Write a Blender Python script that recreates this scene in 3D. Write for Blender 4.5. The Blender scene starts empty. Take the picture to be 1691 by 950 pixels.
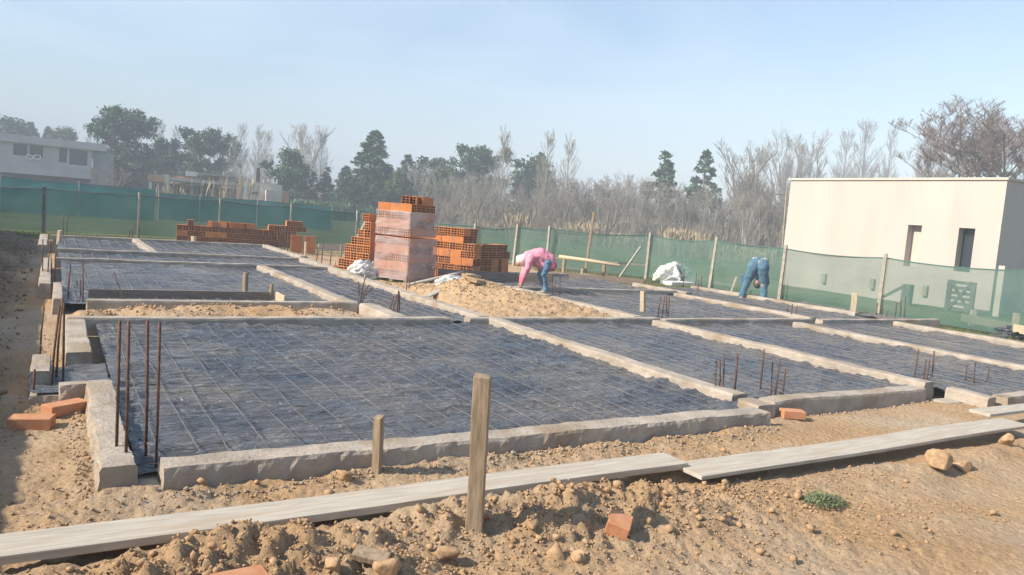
import bpy, math, random
import numpy as np
from mathutils import Vector, Matrix
random.seed(7)
sc = bpy.context.scene
# ------------------------------------------------------------------ camera
W, H = 1691.0, 950.0
CX, CY = W/2, H/2
Av = np.array([90-CX, 300-CY]); Bv = np.array([2930-CX, 525-CY])     # vanishing points of the two beam directions
FPX = math.sqrt(-(Av@Bv))
def _d(p):
    v = np.array([p[0], -p[1], -FPX]); return v/np.linalg.norm(v)
_Y = _d(Av); _X = _d(Bv); _Z = np.cross(_X, _Y)
RM = np.array([_X, _Y, _Z])                                          # world = RM @ camera
EYE = 1.65
cam = bpy.data.cameras.new('camera'); co = bpy.data.objects.new('camera', cam); sc.collection.objects.link(co)
cam.sensor_width = 36; cam.lens = FPX/W*36; cam.clip_end = 3000; cam.clip_start = 0.05
M = Matrix([list(RM[i])+[0] for i in range(3)]+[[0,0,0,1]]); M.translation = (0,0,EYE)
co.matrix_world = M; sc.camera = co
# ------------------------------------------------------------------ light, sky, exposure
SUN_EL, SUN_AZ = 36.0, 10.0      # azimuth measured from -X towards +Y
sdir = Vector((-math.cos(math.radians(SUN_AZ)), math.sin(math.radians(SUN_AZ)), 0))*math.cos(math.radians(SUN_EL)) + Vector((0,0,math.sin(math.radians(SUN_EL))))
sl = bpy.data.lights.new('sun', 'SUN'); sl.energy = 5.0; sl.angle = math.radians(0.6); sl.color = (1.0, 0.885, 0.735)
so = bpy.data.objects.new('sun', sl); sc.collection.objects.link(so); so.rotation_euler = sdir.to_track_quat('Z','Y').to_euler()
wd = bpy.data.worlds.new('World'); sc.world = wd; wd.use_nodes = True
nt = wd.node_tree; nt.nodes.clear()
out = nt.nodes.new('ShaderNodeOutputWorld'); bg = nt.nodes.new('ShaderNodeBackground'); sky = nt.nodes.new('ShaderNodeTexSky')
sky.sky_type = 'NISHITA'; sky.sun_disc = False; sky.sun_elevation = math.radians(SUN_EL)
sky.sun_rotation = math.atan2(sdir.x, sdir.y); sky.air_density = 1.25; sky.dust_density = 0.7; sky.ozone_density = 3.6; sky.altitude = 30
bg.inputs['Strength'].default_value = 0.112
tc = nt.nodes.new('ShaderNodeTexCoord'); mp = nt.nodes.new('ShaderNodeMapping'); mp.inputs['Scale'].default_value = (1.2, 2.6, 7.0); mp.inputs['Rotation'].default_value = (0.12, -0.1, 0.5)
nz = nt.nodes.new('ShaderNodeTexNoise'); nz.inputs['Scale'].default_value = 1.15; nz.inputs['Detail'].default_value = 6; nz.inputs['Roughness'].default_value = 0.5; nz.inputs['Distortion'].default_value = 0.5
rp = nt.nodes.new('ShaderNodeValToRGB'); rp.color_ramp.elements[0].position = 0.38; rp.color_ramp.elements[1].position = 0.66
sx = nt.nodes.new('ShaderNodeVectorMath'); sx.operation = 'DOT_PRODUCT'; sx.inputs[1].default_value = (-0.85, 0.52, -0.35)      # thin cirrus lies over the left of the sky
mr = nt.nodes.new('ShaderNodeMapRange'); mr.inputs[1].default_value = -0.75; mr.inputs[2].default_value = 0.75; mr.inputs[3].default_value = 0.03; mr.inputs[4].default_value = 0.7
mu = nt.nodes.new('ShaderNodeMath'); mu.operation = 'MULTIPLY'
mx = nt.nodes.new('ShaderNodeMix'); mx.data_type = 'RGBA'; mx.inputs[7].default_value = (5.0, 5.9, 6.6, 1)
L = nt.links.new
L(tc.outputs['Generated'], mp.inputs[0]); L(mp.outputs[0], nz.inputs[0]); L(nz.outputs[0], rp.inputs[0])
L(tc.outputs['Generated'], sx.inputs[0]); L(sx.outputs['Value'], mr.inputs[0])
L(rp.outputs[0], mu.inputs[0]); L(mr.outputs[0], mu.inputs[1]); L(mu.outputs[0], mx.inputs[0]); L(sky.outputs[0], mx.inputs[6])
L(mx.outputs[2], bg.inputs[0]); L(bg.outputs[0], out.inputs[0])
sc.view_settings.view_transform = 'Standard'; sc.view_settings.look = 'None'; sc.view_settings.gamma = 1; sc.view_settings.exposure = 0.86
sc.render.engine = 'CYCLES'; sc.cycles.max_bounces = 6; sc.cycles.transparent_max_bounces = 12; sc.cycles.volume_bounces = 0
sc.cycles.diffuse_bounces = 3; sc.cycles.glossy_bounces = 2; sc.cycles.use_denoising = True; sc.cycles.caustics_reflective = False
HAZE = 0.0034
# ------------------------------------------------------------------ helpers
def ray(px, py): return RM@np.array([px-CX, -(py-CY), -FPX])
def gp(px, py, z=0.0):
    v = ray(px, py); t = (z-EYE)/v[2]; return (v[0]*t, v[1]*t)
def ydepth(px, py, Y):
    v = ray(px, py); t = Y/v[1]; return (v[0]*t, Y, EYE+v[2]*t)
def onplane(px, py, P, n):
    v = Vector(ray(px, py)); o = Vector((0,0,EYE)); t = (Vector(P)-o).dot(n)/v.dot(n); return o+v*t
def rng(px, r):                      # ground point seen at column px, at distance r, near the horizon
    hy = 300+0.0792*(px-90); v = ray(px, hy); k = r/math.hypot(v[0], v[1]); return (v[0]*k, v[1]*k)
def proj(X, Y, Z):
    v = RM.T@np.array([X, Y, Z-EYE]); return (CX+FPX*v[0]/-v[2], CY-FPX*v[1]/-v[2])
def hat(X, Y, py):
    lo, hi = -1.0, 40.0
    for _ in range(45):
        m = (lo+hi)/2
        if proj(X, Y, m)[1] > py: lo = m
        else: hi = m
    return lo
_rs = np.random.RandomState(11)
_LAT = _rs.rand(256, 256)
def vn(x, y):
    xi = np.floor(x).astype(int); yi = np.floor(y).astype(int); fx = x-xi; fy = y-yi
    fx = fx*fx*(3-2*fx); fy = fy*fy*(3-2*fy)
    a = _LAT[xi % 256, yi % 256]; b = _LAT[(xi+1) % 256, yi % 256]; c = _LAT[xi % 256, (yi+1) % 256]; d = _LAT[(xi+1) % 256, (yi+1) % 256]
    return (a*(1-fx)+b*fx)*(1-fy)+(c*(1-fx)+d*fx)*fy-0.5
def fbm(x, y, o=4, g=0.5):
    x = np.asarray(x, float); y = np.asarray(y, float); s = 0; a = 1
    for i in range(o):
        s = s+a*vn(x*2**i+i*17.3, y*2**i+i*9.1); a *= g
    return s
def sstep(a, b, x):
    t = np.clip((np.asarray(x, float)-a)/(b-a), 0, 1); return t*t*(3-2*t)
def link(o): sc.collection.objects.link(o); return o
def tag(o, label=None, cat=None, group=None, kind=None):
    if label: o['label'] = label
    if cat: o['category'] = cat
    if group: o['group'] = group
    if kind: o['kind'] = kind
    return o
def thing(name, label, cat, loc=(0,0,0), rz=0, group=None):
    o = link(bpy.data.objects.new(name, None)); o.location = loc; o.rotation_euler = (0,0,rz); o.empty_display_size = 0.1
    return tag(o, label, cat, group)
def npmesh(name, V, F, smooth=False):
    V = np.asarray(V, np.float32); F = np.asarray(F, np.int32); me = bpy.data.meshes.new(name)
    k = F.shape[1]; me.vertices.add(len(V)); me.vertices.foreach_set('co', V.ravel())
    me.loops.add(F.size); me.loops.foreach_set('vertex_index', F.ravel()); me.polygons.add(len(F))
    me.polygons.foreach_set('loop_start', np.arange(0, F.size, k, dtype=np.int32)); me.polygons.foreach_set('loop_total', np.full(len(F), k, np.int32))
    if smooth: me.polygons.foreach_set('use_smooth', np.ones(len(F), bool))
    me.update(calc_edges=True); me.validate(); return me
def mobj(name, me, m, parent=None, loc=None):
    o = link(bpy.data.objects.new(name, me))
    if m and not me.materials: me.materials.append(m)
    if parent: o.parent = parent
    if loc is not None: o.location = loc
    return o
class MB:
    def __init__(s): s.v = []; s.f = []
    def add(s, vs, fs):
        n = len(s.v); s.v += [tuple(p) for p in vs]; s.f += [tuple(i+n for i in f) for f in fs]; return s
    def box(s, c, d, rz=0, M=None):
        x, y, z = d[0]/2, d[1]/2, d[2]/2
        vs = [Vector((a*x, b*y, e*z)) for e in (-1,1) for b in (-1,1) for a in (-1,1)]
        R = M if M is not None else Matrix.Rotation(rz, 3, 'Z')
        vs = [R@v+Vector(c) for v in vs]
        return s.add(vs, [(0,2,3,1),(4,5,7,6),(0,1,5,4),(2,6,7,3),(0,4,6,2),(1,3,7,5)])
    def tube(s, pts, r, n=6, taper=None, sq=0):
        pts = [Vector(p) for p in pts]; N = len(pts); rings = []
        for i, p in enumerate(pts):
            t = (pts[min(i+1,N-1)]-pts[max(i-1,0)]).normalized()
            a = t.cross(Vector((0,0,1)));
            if a.length < 0.05: a = t.cross(Vector((0,1,0)))
            a.normalize(); b = t.cross(a); rr = r if taper is None else r+(taper-r)*i/(N-1)
            rings.append([p+a*math.cos(2*math.pi*k/n+sq)*rr+b*math.sin(2*math.pi*k/n+sq)*rr for k in range(n)])
        fs = []
        for i in range(N-1):
            for k in range(n): fs.append((i*n+k, i*n+(k+1)%n, (i+1)*n+(k+1)%n, (i+1)*n+k))
        fs.append(tuple(range(n))[::-1]); fs.append(tuple((N-1)*n+k for k in range(n)))
        return s.add([p for g in rings for p in g], fs)
    def build(s, name, m, parent=None, smooth=False, loc=None, bev=0):
        me = bpy.data.meshes.new(name); me.from_pydata(s.v, [], s.f)
        if smooth: me.polygons.foreach_set('use_smooth', [True]*len(me.polygons))
        me.update(); o = mobj(name, me, m, parent, loc)
        if bev:
            b = o.modifiers.new('bev', 'BEVEL'); b.width = bev; b.segments = 2; b.limit_method = 'ANGLE'
        return o
ORD = ['first','second','third','fourth','fifth','sixth','seventh','eighth','ninth','tenth','eleventh','twelfth','thirteenth','fourteenth','fifteenth','sixteenth','seventeenth','eighteenth','nineteenth','twentieth','twenty-first','twenty-second','twenty-third','twenty-fourth','twenty-fifth','twenty-sixth','twenty-seventh','twenty-eighth','twenty-ninth','thirtieth']
# ------------------------------------------------------------------ materials
def mat(name, c1, c2=None, scale=3.0, rough=0.9, bump=0.0, bscale=20.0, bdist=0.02, detail=6, c3=None, s3=0.6, metal=0, spec=0.25, stretch=None, ramp=(0.35,0.65)):
    m = bpy.data.materials.new(name); m.use_nodes = True; n = m.node_tree.nodes; l = m.node_tree.links.new
    b = n['Principled BSDF']; b.inputs['Roughness'].default_value = rough; b.inputs['Metallic'].default_value = metal; b.inputs['Specular IOR Level'].default_value = spec
    g = n.new('ShaderNodeNewGeometry') if stretch != 'obj' else None
    t = n.new('ShaderNodeTexCoord'); src = g.outputs['Position'] if g else t.outputs['Object']
    if isinstance(stretch, tuple):
        q = n.new('ShaderNodeMapping'); q.inputs['Scale'].default_value = stretch; l(t.outputs['Object'], q.inputs[0]); src = q.outputs[0]
    if c2 is None: b.inputs['Base Color'].default_value = (*c1, 1)
    else:
        z = n.new('ShaderNodeTexNoise'); z.inputs['Scale'].default_value = scale; z.inputs['Detail'].default_value = detail; z.inputs['Roughness'].default_value = 0.6; l(src, z.inputs[0])
        r = n.new('ShaderNodeValToRGB'); e = r.color_ramp.elements; e[0].position, e[1].position = ramp; e[0].color = (*c1,1); e[1].color = (*c2,1); l(z.outputs[0], r.inputs[0]); col = r.outputs[0]
        if c3:
            z3 = n.new('ShaderNodeTexNoise'); z3.inputs['Scale'].default_value = s3; z3.inputs['Detail'].default_value = 5; l(src, z3.inputs[0])
            r3 = n.new('ShaderNodeValToRGB'); r3.color_ramp.elements[0].position = 0.5; r3.color_ramp.elements[1].position = 0.68; l(z3.outputs[0], r3.inputs[0])
            x = n.new('ShaderNodeMix'); x.data_type = 'RGBA'; l(r3.outputs[0], x.inputs[0]); l(col, x.inputs[6]); x.inputs[7].default_value = (*c3,1); col = x.outputs[2]
        l(col, b.inputs['Base Color'])
    if bump:
        zb = n.new('ShaderNodeTexNoise'); zb.inputs['Scale'].default_value = bscale; zb.inputs['Detail'].default_value = 8; zb.inputs['Roughness'].default_value = 0.65; l(src, zb.inputs[0])
        bp = n.new('ShaderNodeBump'); bp.inputs['Strength'].default_value = bump; bp.inputs['Distance'].default_value = bdist; l(zb.outputs[0], bp.inputs['Height']); l(bp.outputs[0], b.inputs['Normal'])
    return m
mt = {}
mt['concrete'] = mat('concrete', (0.31,0.265,0.215), (0.46,0.40,0.33), 4, 0.92, 0.8, 30, 0.02, c3=(0.29,0.225,0.155), s3=2.2)
mt['mortar'] = mat('mortar rubble', (0.30,0.225,0.145), (0.44,0.35,0.25), 30, 0.95, 0.6, 40, 0.015)
mt['brick'] = mat('brick clay', (0.50,0.17,0.05), (0.63,0.255,0.085), 4, 0.85, 0.25, 60, 0.005, c3=(0.44,0.20,0.11), s3=3.5)
mt['brickold'] = mat('brick clay dusty', (0.44,0.19,0.09), (0.52,0.27,0.15), 14, 0.9, 0.3, 60, 0.005)
mt['hole'] = mat('brick inside', (0.16,0.05,0.02))
mt['rust'] = mat('rusty steel', (0.075,0.04,0.03), (0.16,0.085,0.055), 30, 0.7, metal=0.3)
mt['mesh'] = mat('mesh steel', (0.13,0.13,0.135), (0.27,0.22,0.18), 2.5, 0.5, metal=0.2, spec=0.5)
mt['wood'] = mat('weathered wood', (0.21,0.155,0.10), (0.36,0.28,0.19), 9, 0.85, 0.5, 24, 0.006, stretch=(6,6,0.8))
mt['woodpale'] = mat('pale wood', (0.42,0.33,0.22), (0.58,0.47,0.33), 9, 0.85, 0.4, 24, 0.006, stretch=(6,6,0.8))
mt['plank'] = mat('grey plank', (0.36,0.32,0.26), (0.50,0.46,0.39), 5, 0.85, 0.45, 14, 0.006, stretch=(0.7,9,9), c3=(0.40,0.33,0.25), s3=1.5)
mt['planky'] = mat('grey plank lengthwise', (0.36,0.32,0.26), (0.50,0.46,0.39), 5, 0.85, 0.45, 14, 0.006, stretch=(9,0.7,9))
mt['plankbrown'] = mat('brown plank', (0.20,0.15,0.12), (0.30,0.23,0.18), 6, 0.85, 0.4, 14, 0.006, stretch=(0.7,9,9))
mt['postdark'] = mat('dark post', (0.08,0.075,0.07), (0.15,0.14,0.13), 8, 0.8)
mt['postgrey'] = mat('grey post', (0.28,0.26,0.21), (0.42,0.38,0.31), 8, 0.85, 0.4, 30, 0.005)
mt['stone'] = mat('clod', (0.31,0.195,0.105), (0.46,0.31,0.18), 30, 0.97, 0.7, 70, 0.008)
mt['render'] = mat('cream render', (0.50,0.43,0.385), (0.54,0.465,0.415), 0.8, 0.9, 0.1, 60, 0.004, c3=(0.49,0.42,0.375), s3=1.2, stretch=(1,1,0.25))
mt['coping'] = mat('coping', (0.50,0.44,0.38), (0.56,0.50,0.43), 2, 0.9)
mt['glass'] = mat('dark pane', (0.03,0.04,0.05), rough=0.15, spec=0.6)
mt['housegrey'] = mat('grey render', (0.46,0.42,0.40), (0.56,0.52,0.49), 0.7, 0.9)
mt['blockgrey'] = mat('grey block', (0.26,0.27,0.28), (0.33,0.34,0.34), 2.0, 0.9)
mt['white'] = mat('white paint', (0.72,0.70,0.66), (0.80,0.78,0.74), 3, 0.7)
mt['brickwall'] = mat('brick wall far', (0.40,0.20,0.12), (0.55,0.34,0.22), 1.5, 0.9)
mt['beige'] = mat('beige block', (0.52,0.49,0.42), (0.62,0.58,0.5), 1.0, 0.9)
mt['bagwhite'] = mat('white plastic', (0.50,0.50,0.47), (0.70,0.70,0.66), 5, 0.45, 0.4, 12, 0.03, spec=0.5)
mt['bagblack'] = mat('black plastic', (0.02,0.025,0.03), (0.05,0.06,0.07), 5, 0.4, 0.4, 12, 0.03, spec=0.5)
mt['pink'] = mat('pink cloth', (0.72,0.25,0.33), (0.80,0.33,0.40), 12, 0.9, 0.4, 25, 0.02)
mt['pinkred'] = mat('rose cloth', (0.62,0.14,0.18), (0.7,0.2,0.24), 12, 0.9)
mt['whitecloth'] = mat('white cloth', (0.76,0.75,0.68), (0.83,0.82,0.76), 9, 0.9)
mt['jeans'] = mat('denim', (0.09,0.16,0.25), (0.16,0.27,0.38), 9, 0.9, 0.3, 40, 0.01)
mt['jeansblue'] = mat('faded denim', (0.06,0.135,0.19), (0.10,0.20,0.27), 9, 0.9, 0.3, 40, 0.01)
mt['skin'] = mat('skin', (0.42,0.22,0.14), (0.48,0.27,0.18), 9, 0.6)
mt['shoe'] = mat('shoe', (0.30,0.25,0.2), (0.42,0.36,0.3), 9, 0.8)
mt['darkcloth'] = mat('navy cloth', (0.05,0.10,0.15), (0.08,0.14,0.20), 9, 0.9)
mt['bark'] = mat('bark', (0.17,0.145,0.12), (0.27,0.235,0.20), 3, 0.95)
mt['barkpale'] = mat('pale bark', (0.32,0.295,0.25), (0.44,0.41,0.36), 3, 0.95)
mt['twig'] = mat('twigs', (0.22,0.195,0.165), (0.34,0.30,0.26), 0.7, 0.95)
mt['twigpale'] = mat('pale twigs', (0.30,0.275,0.23), (0.40,0.37,0.32), 0.7, 0.95)
mt['twigred'] = mat('reddish twigs', (0.20,0.15,0.13), (0.29,0.225,0.20), 0.7, 0.95)
mt['brush'] = mat('brush', (0.16,0.135,0.10), (0.36,0.31,0.24), 1.6, 0.95)
mt['reed'] = mat('dry reed', (0.30,0.24,0.15), (0.46,0.38,0.26), 1.5, 0.95)
mt['leafdark'] = mat('dark foliage', (0.022,0.058,0.022), (0.075,0.15,0.05), 0.9, 0.7)
mt['leafblue'] = mat('blue green foliage', (0.035,0.075,0.045), (0.09,0.165,0.09), 0.9, 0.7)
mt['leafolive'] = mat('olive foliage', (0.055,0.085,0.03), (0.125,0.165,0.06), 0.9, 0.7)
mt['grass'] = mat('grass blades', (0.06,0.10,0.025), (0.22,0.20,0.08), 2.5, 0.9)
mt['weed'] = mat('weed', (0.10,0.13,0.06), (0.20,0.24,0.12), 8, 0.9)
def wrapmat():
    m = bpy.data.materials.new('stretch film'); m.use_nodes = True; n = m.node_tree.nodes; l = m.node_tree.links.new
    b = n['Principled BSDF']; b.inputs['Base Color'].default_value = (0.62,0.53,0.52,1); b.inputs['Roughness'].default_value = 0.28
    t = n.new('ShaderNodeBsdfTransparent'); x = n.new('ShaderNodeMixShader'); g = n.new('ShaderNodeNewGeometry'); q = n.new('ShaderNodeMapping'); q.inputs['Scale'].default_value = (1.2,1.2,2.5); q.inputs['Rotation'].default_value = (0.5,0.3,0)
    z = n.new('ShaderNodeTexNoise'); z.inputs['Scale'].default_value = 1.6; z.inputs['Detail'].default_value = 5; r = n.new('ShaderNodeMapRange'); r.inputs[1].default_value = 0.35; r.inputs[2].default_value = 0.7; r.inputs[3].default_value = 0.22; r.inputs[4].default_value = 0.58
    l(g.outputs['Position'], q.inputs[0]); l(q.outputs[0], z.inputs[0]); l(z.outputs[0], r.inputs[0]); l(r.outputs[0], x.inputs[0]); l(t.outputs[0], x.inputs[1]); l(b.outputs[0], x.inputs[2])
    l(x.outputs[0], n['Material Output'].inputs[0]); return m
mt['film'] = wrapmat()
def netmat(name, c1, c2, alpha):
    m = bpy.data.materials.new(name); m.use_nodes = True; n = m.node_tree.nodes; l = m.node_tree.links.new
    for q in list(n):
        if q.type == 'BSDF_PRINCIPLED': n.remove(q)
    d = n.new('ShaderNodeBsdfDiffuse'); tr = n.new('ShaderNodeBsdfTranslucent'); t = n.new('ShaderNodeBsdfTransparent'); a = n.new('ShaderNodeMixShader'); x = n.new('ShaderNodeMixShader')
    g = n.new('ShaderNodeNewGeometry'); q = n.new('ShaderNodeMapping'); q.inputs['Scale'].default_value = (0.8,0.8,1.6)
    z = n.new('ShaderNodeTexNoise'); z.inputs['Scale'].default_value = 1.2; z.inputs['Detail'].default_value = 6; r = n.new('ShaderNodeValToRGB'); r.color_ramp.elements[0].color = (*c1,1); r.color_ramp.elements[1].color = (*c2,1); r.color_ramp.elements[0].position = 0.35; r.color_ramp.elements[1].position = 0.65
    l(g.outputs['Position'], q.inputs[0]); l(q.outputs[0], z.inputs[0]); l(z.outputs[0], r.inputs[0]); l(r.outputs[0], d.inputs[0]); l(r.outputs[0], tr.inputs[0])
    a.inputs[0].default_value = 0.45; l(d.outputs[0], a.inputs[1]); l(tr.outputs[0], a.inputs[2]); x.inputs[0].default_value = alpha; l(t.outputs[0], x.inputs[1]); l(a.outputs[0], x.inputs[2])
    l(x.outputs[0], n['Material Output'].inputs[0]); return m
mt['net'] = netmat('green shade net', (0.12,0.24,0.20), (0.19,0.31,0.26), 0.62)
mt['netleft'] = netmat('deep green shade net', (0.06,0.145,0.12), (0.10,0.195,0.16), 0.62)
mt['netteal'] = netmat('teal shade net', (0.04,0.20,0.20), (0.06,0.26,0.25), 0.9)
def plasticmat():
    m = bpy.data.materials.new('black polythene'); m.use_nodes = True; n = m.node_tree.nodes; l = m.node_tree.links.new; b = n['Principled BSDF']
    g = n.new('ShaderNodeNewGeometry')
    z = n.new('ShaderNodeTexNoise'); z.inputs['Scale'].default_value = 0.9; z.inputs['Detail'].default_value = 7; z.inputs['Roughness'].default_value = 0.65; l(g.outputs['Position'], z.inputs[0])
    r = n.new('ShaderNodeValToRGB'); r.color_ramp.elements[0].position = 0.40; r.color_ramp.elements[1].position = 0.70; r.color_ramp.elements[0].color = (0.066,0.088,0.125,1); r.color_ramp.elements[1].color = (0.23,0.215,0.19,1); l(z.outputs[0], r.inputs[0]); l(r.outputs[0], b.inputs['Base Color'])
    b.inputs['Roughness'].default_value = 0.27; b.inputs['Specular IOR Level'].default_value = 0.75
    q = n.new('ShaderNodeMapping'); q.inputs['Scale'].default_value = (2.6,11,3); l(g.outputs['Position'], q.inputs[0])
    zb = n.new('ShaderNodeTexNoise'); zb.inputs['Scale'].default_value = 1.5; zb.inputs['Detail'].default_value = 7; zb.inputs['Roughness'].default_value = 0.62; zb.inputs['Distortion'].default_value = 0.9; l(q.outputs[0], zb.inputs[0])
    bp = n.new('ShaderNodeBump'); bp.inputs['Strength'].default_value = 1.0; bp.inputs['Distance'].default_value = 0.12; l(zb.outputs[0], bp.inputs['Height']); l(bp.outputs[0], b.inputs['Normal']); return m
mt['poly'] = plasticmat()
def groundmat():
    m = bpy.data.materials.new('earth and grass'); m.use_nodes = True; n = m.node_tree.nodes; l = m.node_tree.links.new; b = n['Principled BSDF']; b.inputs['Roughness'].default_value = 0.97; b.inputs['Specular IOR Level'].default_value = 0.1
    g = n.new('ShaderNodeNewGeometry'); P = g.outputs['Position']
    def noise(s, d=6, r=0.6):
        z = n.new('ShaderNodeTexNoise'); z.inputs['Scale'].default_value = s; z.inputs['Detail'].default_value = d; z.inputs['Roughness'].default_value = r; l(P, z.inputs[0]); return z.outputs[0]
    def ramp(i, els):
        r = n.new('ShaderNodeValToRGB'); e = r.color_ramp.elements
        while len(e) < len(els): e.new(0.5)
        for k, (p, c) in enumerate(els): e[k].position = p; e[k].color = (*c,1)
        l(i, r.inputs[0]); return r.outputs[0]
    def mix(f, a, c):
        x = n.new('ShaderNodeMix'); x.data_type = 'RGBA'; l(f, x.inputs[0]); l(a, x.inputs[6]); l(c, x.inputs[7]); return x.outputs[2]
    dirt = ramp(noise(1.6, 8, 0.65), [(0.3,(0.35,0.22,0.115)),(0.5,(0.46,0.305,0.17)),(0.7,(0.55,0.39,0.24))])
    fine = ramp(noise(45, 4), [(0.3,(0.29,0.175,0.085)),(0.7,(0.54,0.38,0.23))])
    c = n.new('ShaderNodeMix'); c.data_type = 'RGBA'; c.inputs[0].default_value = 0.4; l(dirt, c.inputs[6]); l(fine, c.inputs[7])
    grey = ramp(noise(0.7, 5), [(0.44,(0,0,0)),(0.66,(1,1,1))])
    gc = ramp(noise(20, 4), [(0.3,(0.40,0.31,0.21)),(0.7,(0.53,0.43,0.315))]); dirt2 = mix(grey, c.outputs[2], gc)
    gr = ramp(noise(0.45, 8, 0.7), [(0.3,(0.055,0.085,0.025)),(0.5,(0.10,0.125,0.045)),(0.7,(0.20,0.17,0.085))])
    dk = n.new('ShaderNodeAttribute'); dk.attribute_name = 'bankdark'; dirt2 = mix(dk.outputs['Fac'], dirt2, ramp(noise(6, 6), [(0.35,(0.13,0.09,0.055)),(0.65,(0.24,0.165,0.105))]))
    at = n.new('ShaderNodeAttribute'); at.attribute_name = 'grass'
    l(mix(at.outputs['Fac'], dirt2, gr), b.inputs['Base Color'])
    a1 = noise(28, 10, 0.75); v = n.new('ShaderNodeTexVoronoi'); v.inputs['Scale'].default_value = 26; l(P, v.inputs['Vector'])
    ad = n.new('ShaderNodeMath'); ad.operation = 'MULTIPLY_ADD'; ad.inputs[1].default_value = -0.5; l(v.outputs['Distance'], ad.inputs[0]); l(a1, ad.inputs[2])
    bp = n.new('ShaderNodeBump'); bp.inputs['Strength'].default_value = 0.85; bp.inputs['Distance'].default_value = 0.035; l(ad.outputs[0], bp.inputs['Height']); l(bp.outputs[0], b.inputs['Normal']); return m
mt['ground'] = groundmat()
def pilemat():
    return mat('spoil earth', (0.40,0.265,0.145), (0.54,0.385,0.235), 9, 0.97, 0.9, 24, 0.05)
mt['spoil'] = pilemat()
# ------------------------------------------------------------------ haze
hb = MB().box((30, 120, 19), (1300, 1300, 44)).build('haze', None); tag(hb, kind='stuff')
hb['label'] = 'pale haze in the air over the whole site'
hm = bpy.data.materials.new('haze air'); hm.use_nodes = True; hn = hm.node_tree.nodes
for q in list(hn):
    if q.type == 'BSDF_PRINCIPLED': hn.remove(q)
pv = hn.new('ShaderNodeVolumePrincipled'); pv.inputs['Color'].default_value = (0.80,0.90,1.0,1); pv.inputs['Density'].default_value = HAZE; pv.inputs['Anisotropy'].default_value = -0.18
hm.node_tree.links.new(pv.outputs[0], hn['Material Output'].inputs['Volume']); hb.data.materials.append(hm)
# ------------------------------------------------------------------ ground
FENCE = [(-4.2,28.6),(-0.25,28.6),(2.45,28.9),(5.05,28.8),(7.6,28.9),(10.3,28.9),(12.85,23.95),(13.95,22.9),(14.55,21.7),(16.75,19.1),(16.8,16.3),(16.8,13.75),(16.85,10.9),(17.0,7.6),(17.0,4.6)]
def ground_h(X, Y):
    X = np.asarray(X, float); Y = np.asarray(Y, float)
    z = 0.03*fbm(X*1.3, Y*1.3, 4)
    near = (1-sstep(6, 12, Y))*(1-sstep(7, 14, X))
    z = z+near*(0.022*fbm(X*9, Y*9, 4, 0.65)+0.02*fbm(X*3+5, Y*3, 3))*(1-0.65*sstep(3.6,4.8,X))
    # spoil ridge in front of the plank
    rid = np.exp(-((Y-(2.95+0.05*X))/0.36)**2)*(1-sstep(2.7, 4.0, X))*sstep(-1.6, -0.6, X)
    lump = 0.5+1.0*np.clip(fbm(X*2.2+3, Y*2.2, 3)+0.35, 0, 1)
    rid = rid*(1-0.8*sstep(3.15,3.4,Y)*sstep(1.8,2.6,X))*(1-0.85*np.exp(-((X-1.62)/0.30)**2-((Y-2.82)/0.26)**2))
    z = z+rid*(0.085*lump+0.10*np.abs(fbm(X*5.5, Y*5.5, 3, 0.6))+0.10*np.abs(fbm(X*13+4, Y*13, 3, 0.6))+0.05*np.abs(fbm(X*31, Y*31, 2, 0.6)))
    z = z+0.035*np.exp(-((X-0.3)/0.3)**2)*sstep(3.9,4.3,Y)*(1-sstep(6.2,6.6,Y))*(X<0.5)+near*0.03*np.abs(fbm(X*17, Y*17, 3, 0.6))*(1-sstep(4.6,5.5,Y))*(1-0.6*sstep(3.8,4.8,X))
    z = z+0.085*np.exp(-((Y-3.22)/0.15)**2)*(1-sstep(2.3,3.0,X))*np.clip(0.7+1.5*fbm(X*2.4,Y*2,3),0.1,1.3)
    for bx_ in (0.25,1.05,1.9,3.45,5.3,7.4,9.5): z = z+0.10*np.exp(-((X-bx_)/0.16)**2-((Y-3.56)/0.10)**2)
    rid2 = np.exp(-((Y-3.0)/0.22)**2)*sstep(4.2, 5.2, X); z = z+rid2*(0.05+0.07*fbm(X*5, Y*5, 4))
    # shallow strip between plank and beam
    z = z-0.012*np.exp(-((Y-3.95)/0.25)**2)*(1-sstep(5.0, 5.6, X))
    # loose soil along the beam foot
    z = z+0.05*np.exp(-((Y-4.16)/0.09)**2)*np.clip(fbm(X*4, Y*4, 3)+0.6, 0, 1)*(1-sstep(4.9, 5.3, X))*sstep(0.4, 0.6, X)
    z = z+0.065*sstep(0.6,2.4,Y)*(1-sstep(4.26+0.15*(X>5.4),4.38+0.15*(X>5.4),Y))*sstep(-0.6,0.0,X)+0.02*sstep(6.7,6.0,Y)*sstep(4.3,4.5,Y)*sstep(0.3,0.15,X)
    z = z+0.11*sstep(9.45,9.6,Y)*(1-sstep(10.9,11.0,Y))*sstep(0.1,0.3,X)*(1-sstep(3.9,4.0,X))*(1+1.2*fbm(X*3,Y*3,3))
    # left bank
    bk = sstep(-0.35, -1.5, X)*(1-sstep(24, 27, Y))*sstep(4.2, 6.2, Y)
    z = z+bk*(0.24+0.25*fbm(X*0.9, Y*0.9, 3)+0.12*fbm(X*4, Y*4, 4))
    z = z+0.03*sstep(0.15,-0.3,X)*fbm(X*7,Y*7,4,0.6)*(1-sstep(18,22,Y))
    return z
def axis(segs):
    a = []
    for x0, x1, s in segs: a += list(np.arange(x0, x1-1e-6, s))
    a.append(segs[-1][1]); return np.array(a)
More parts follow.
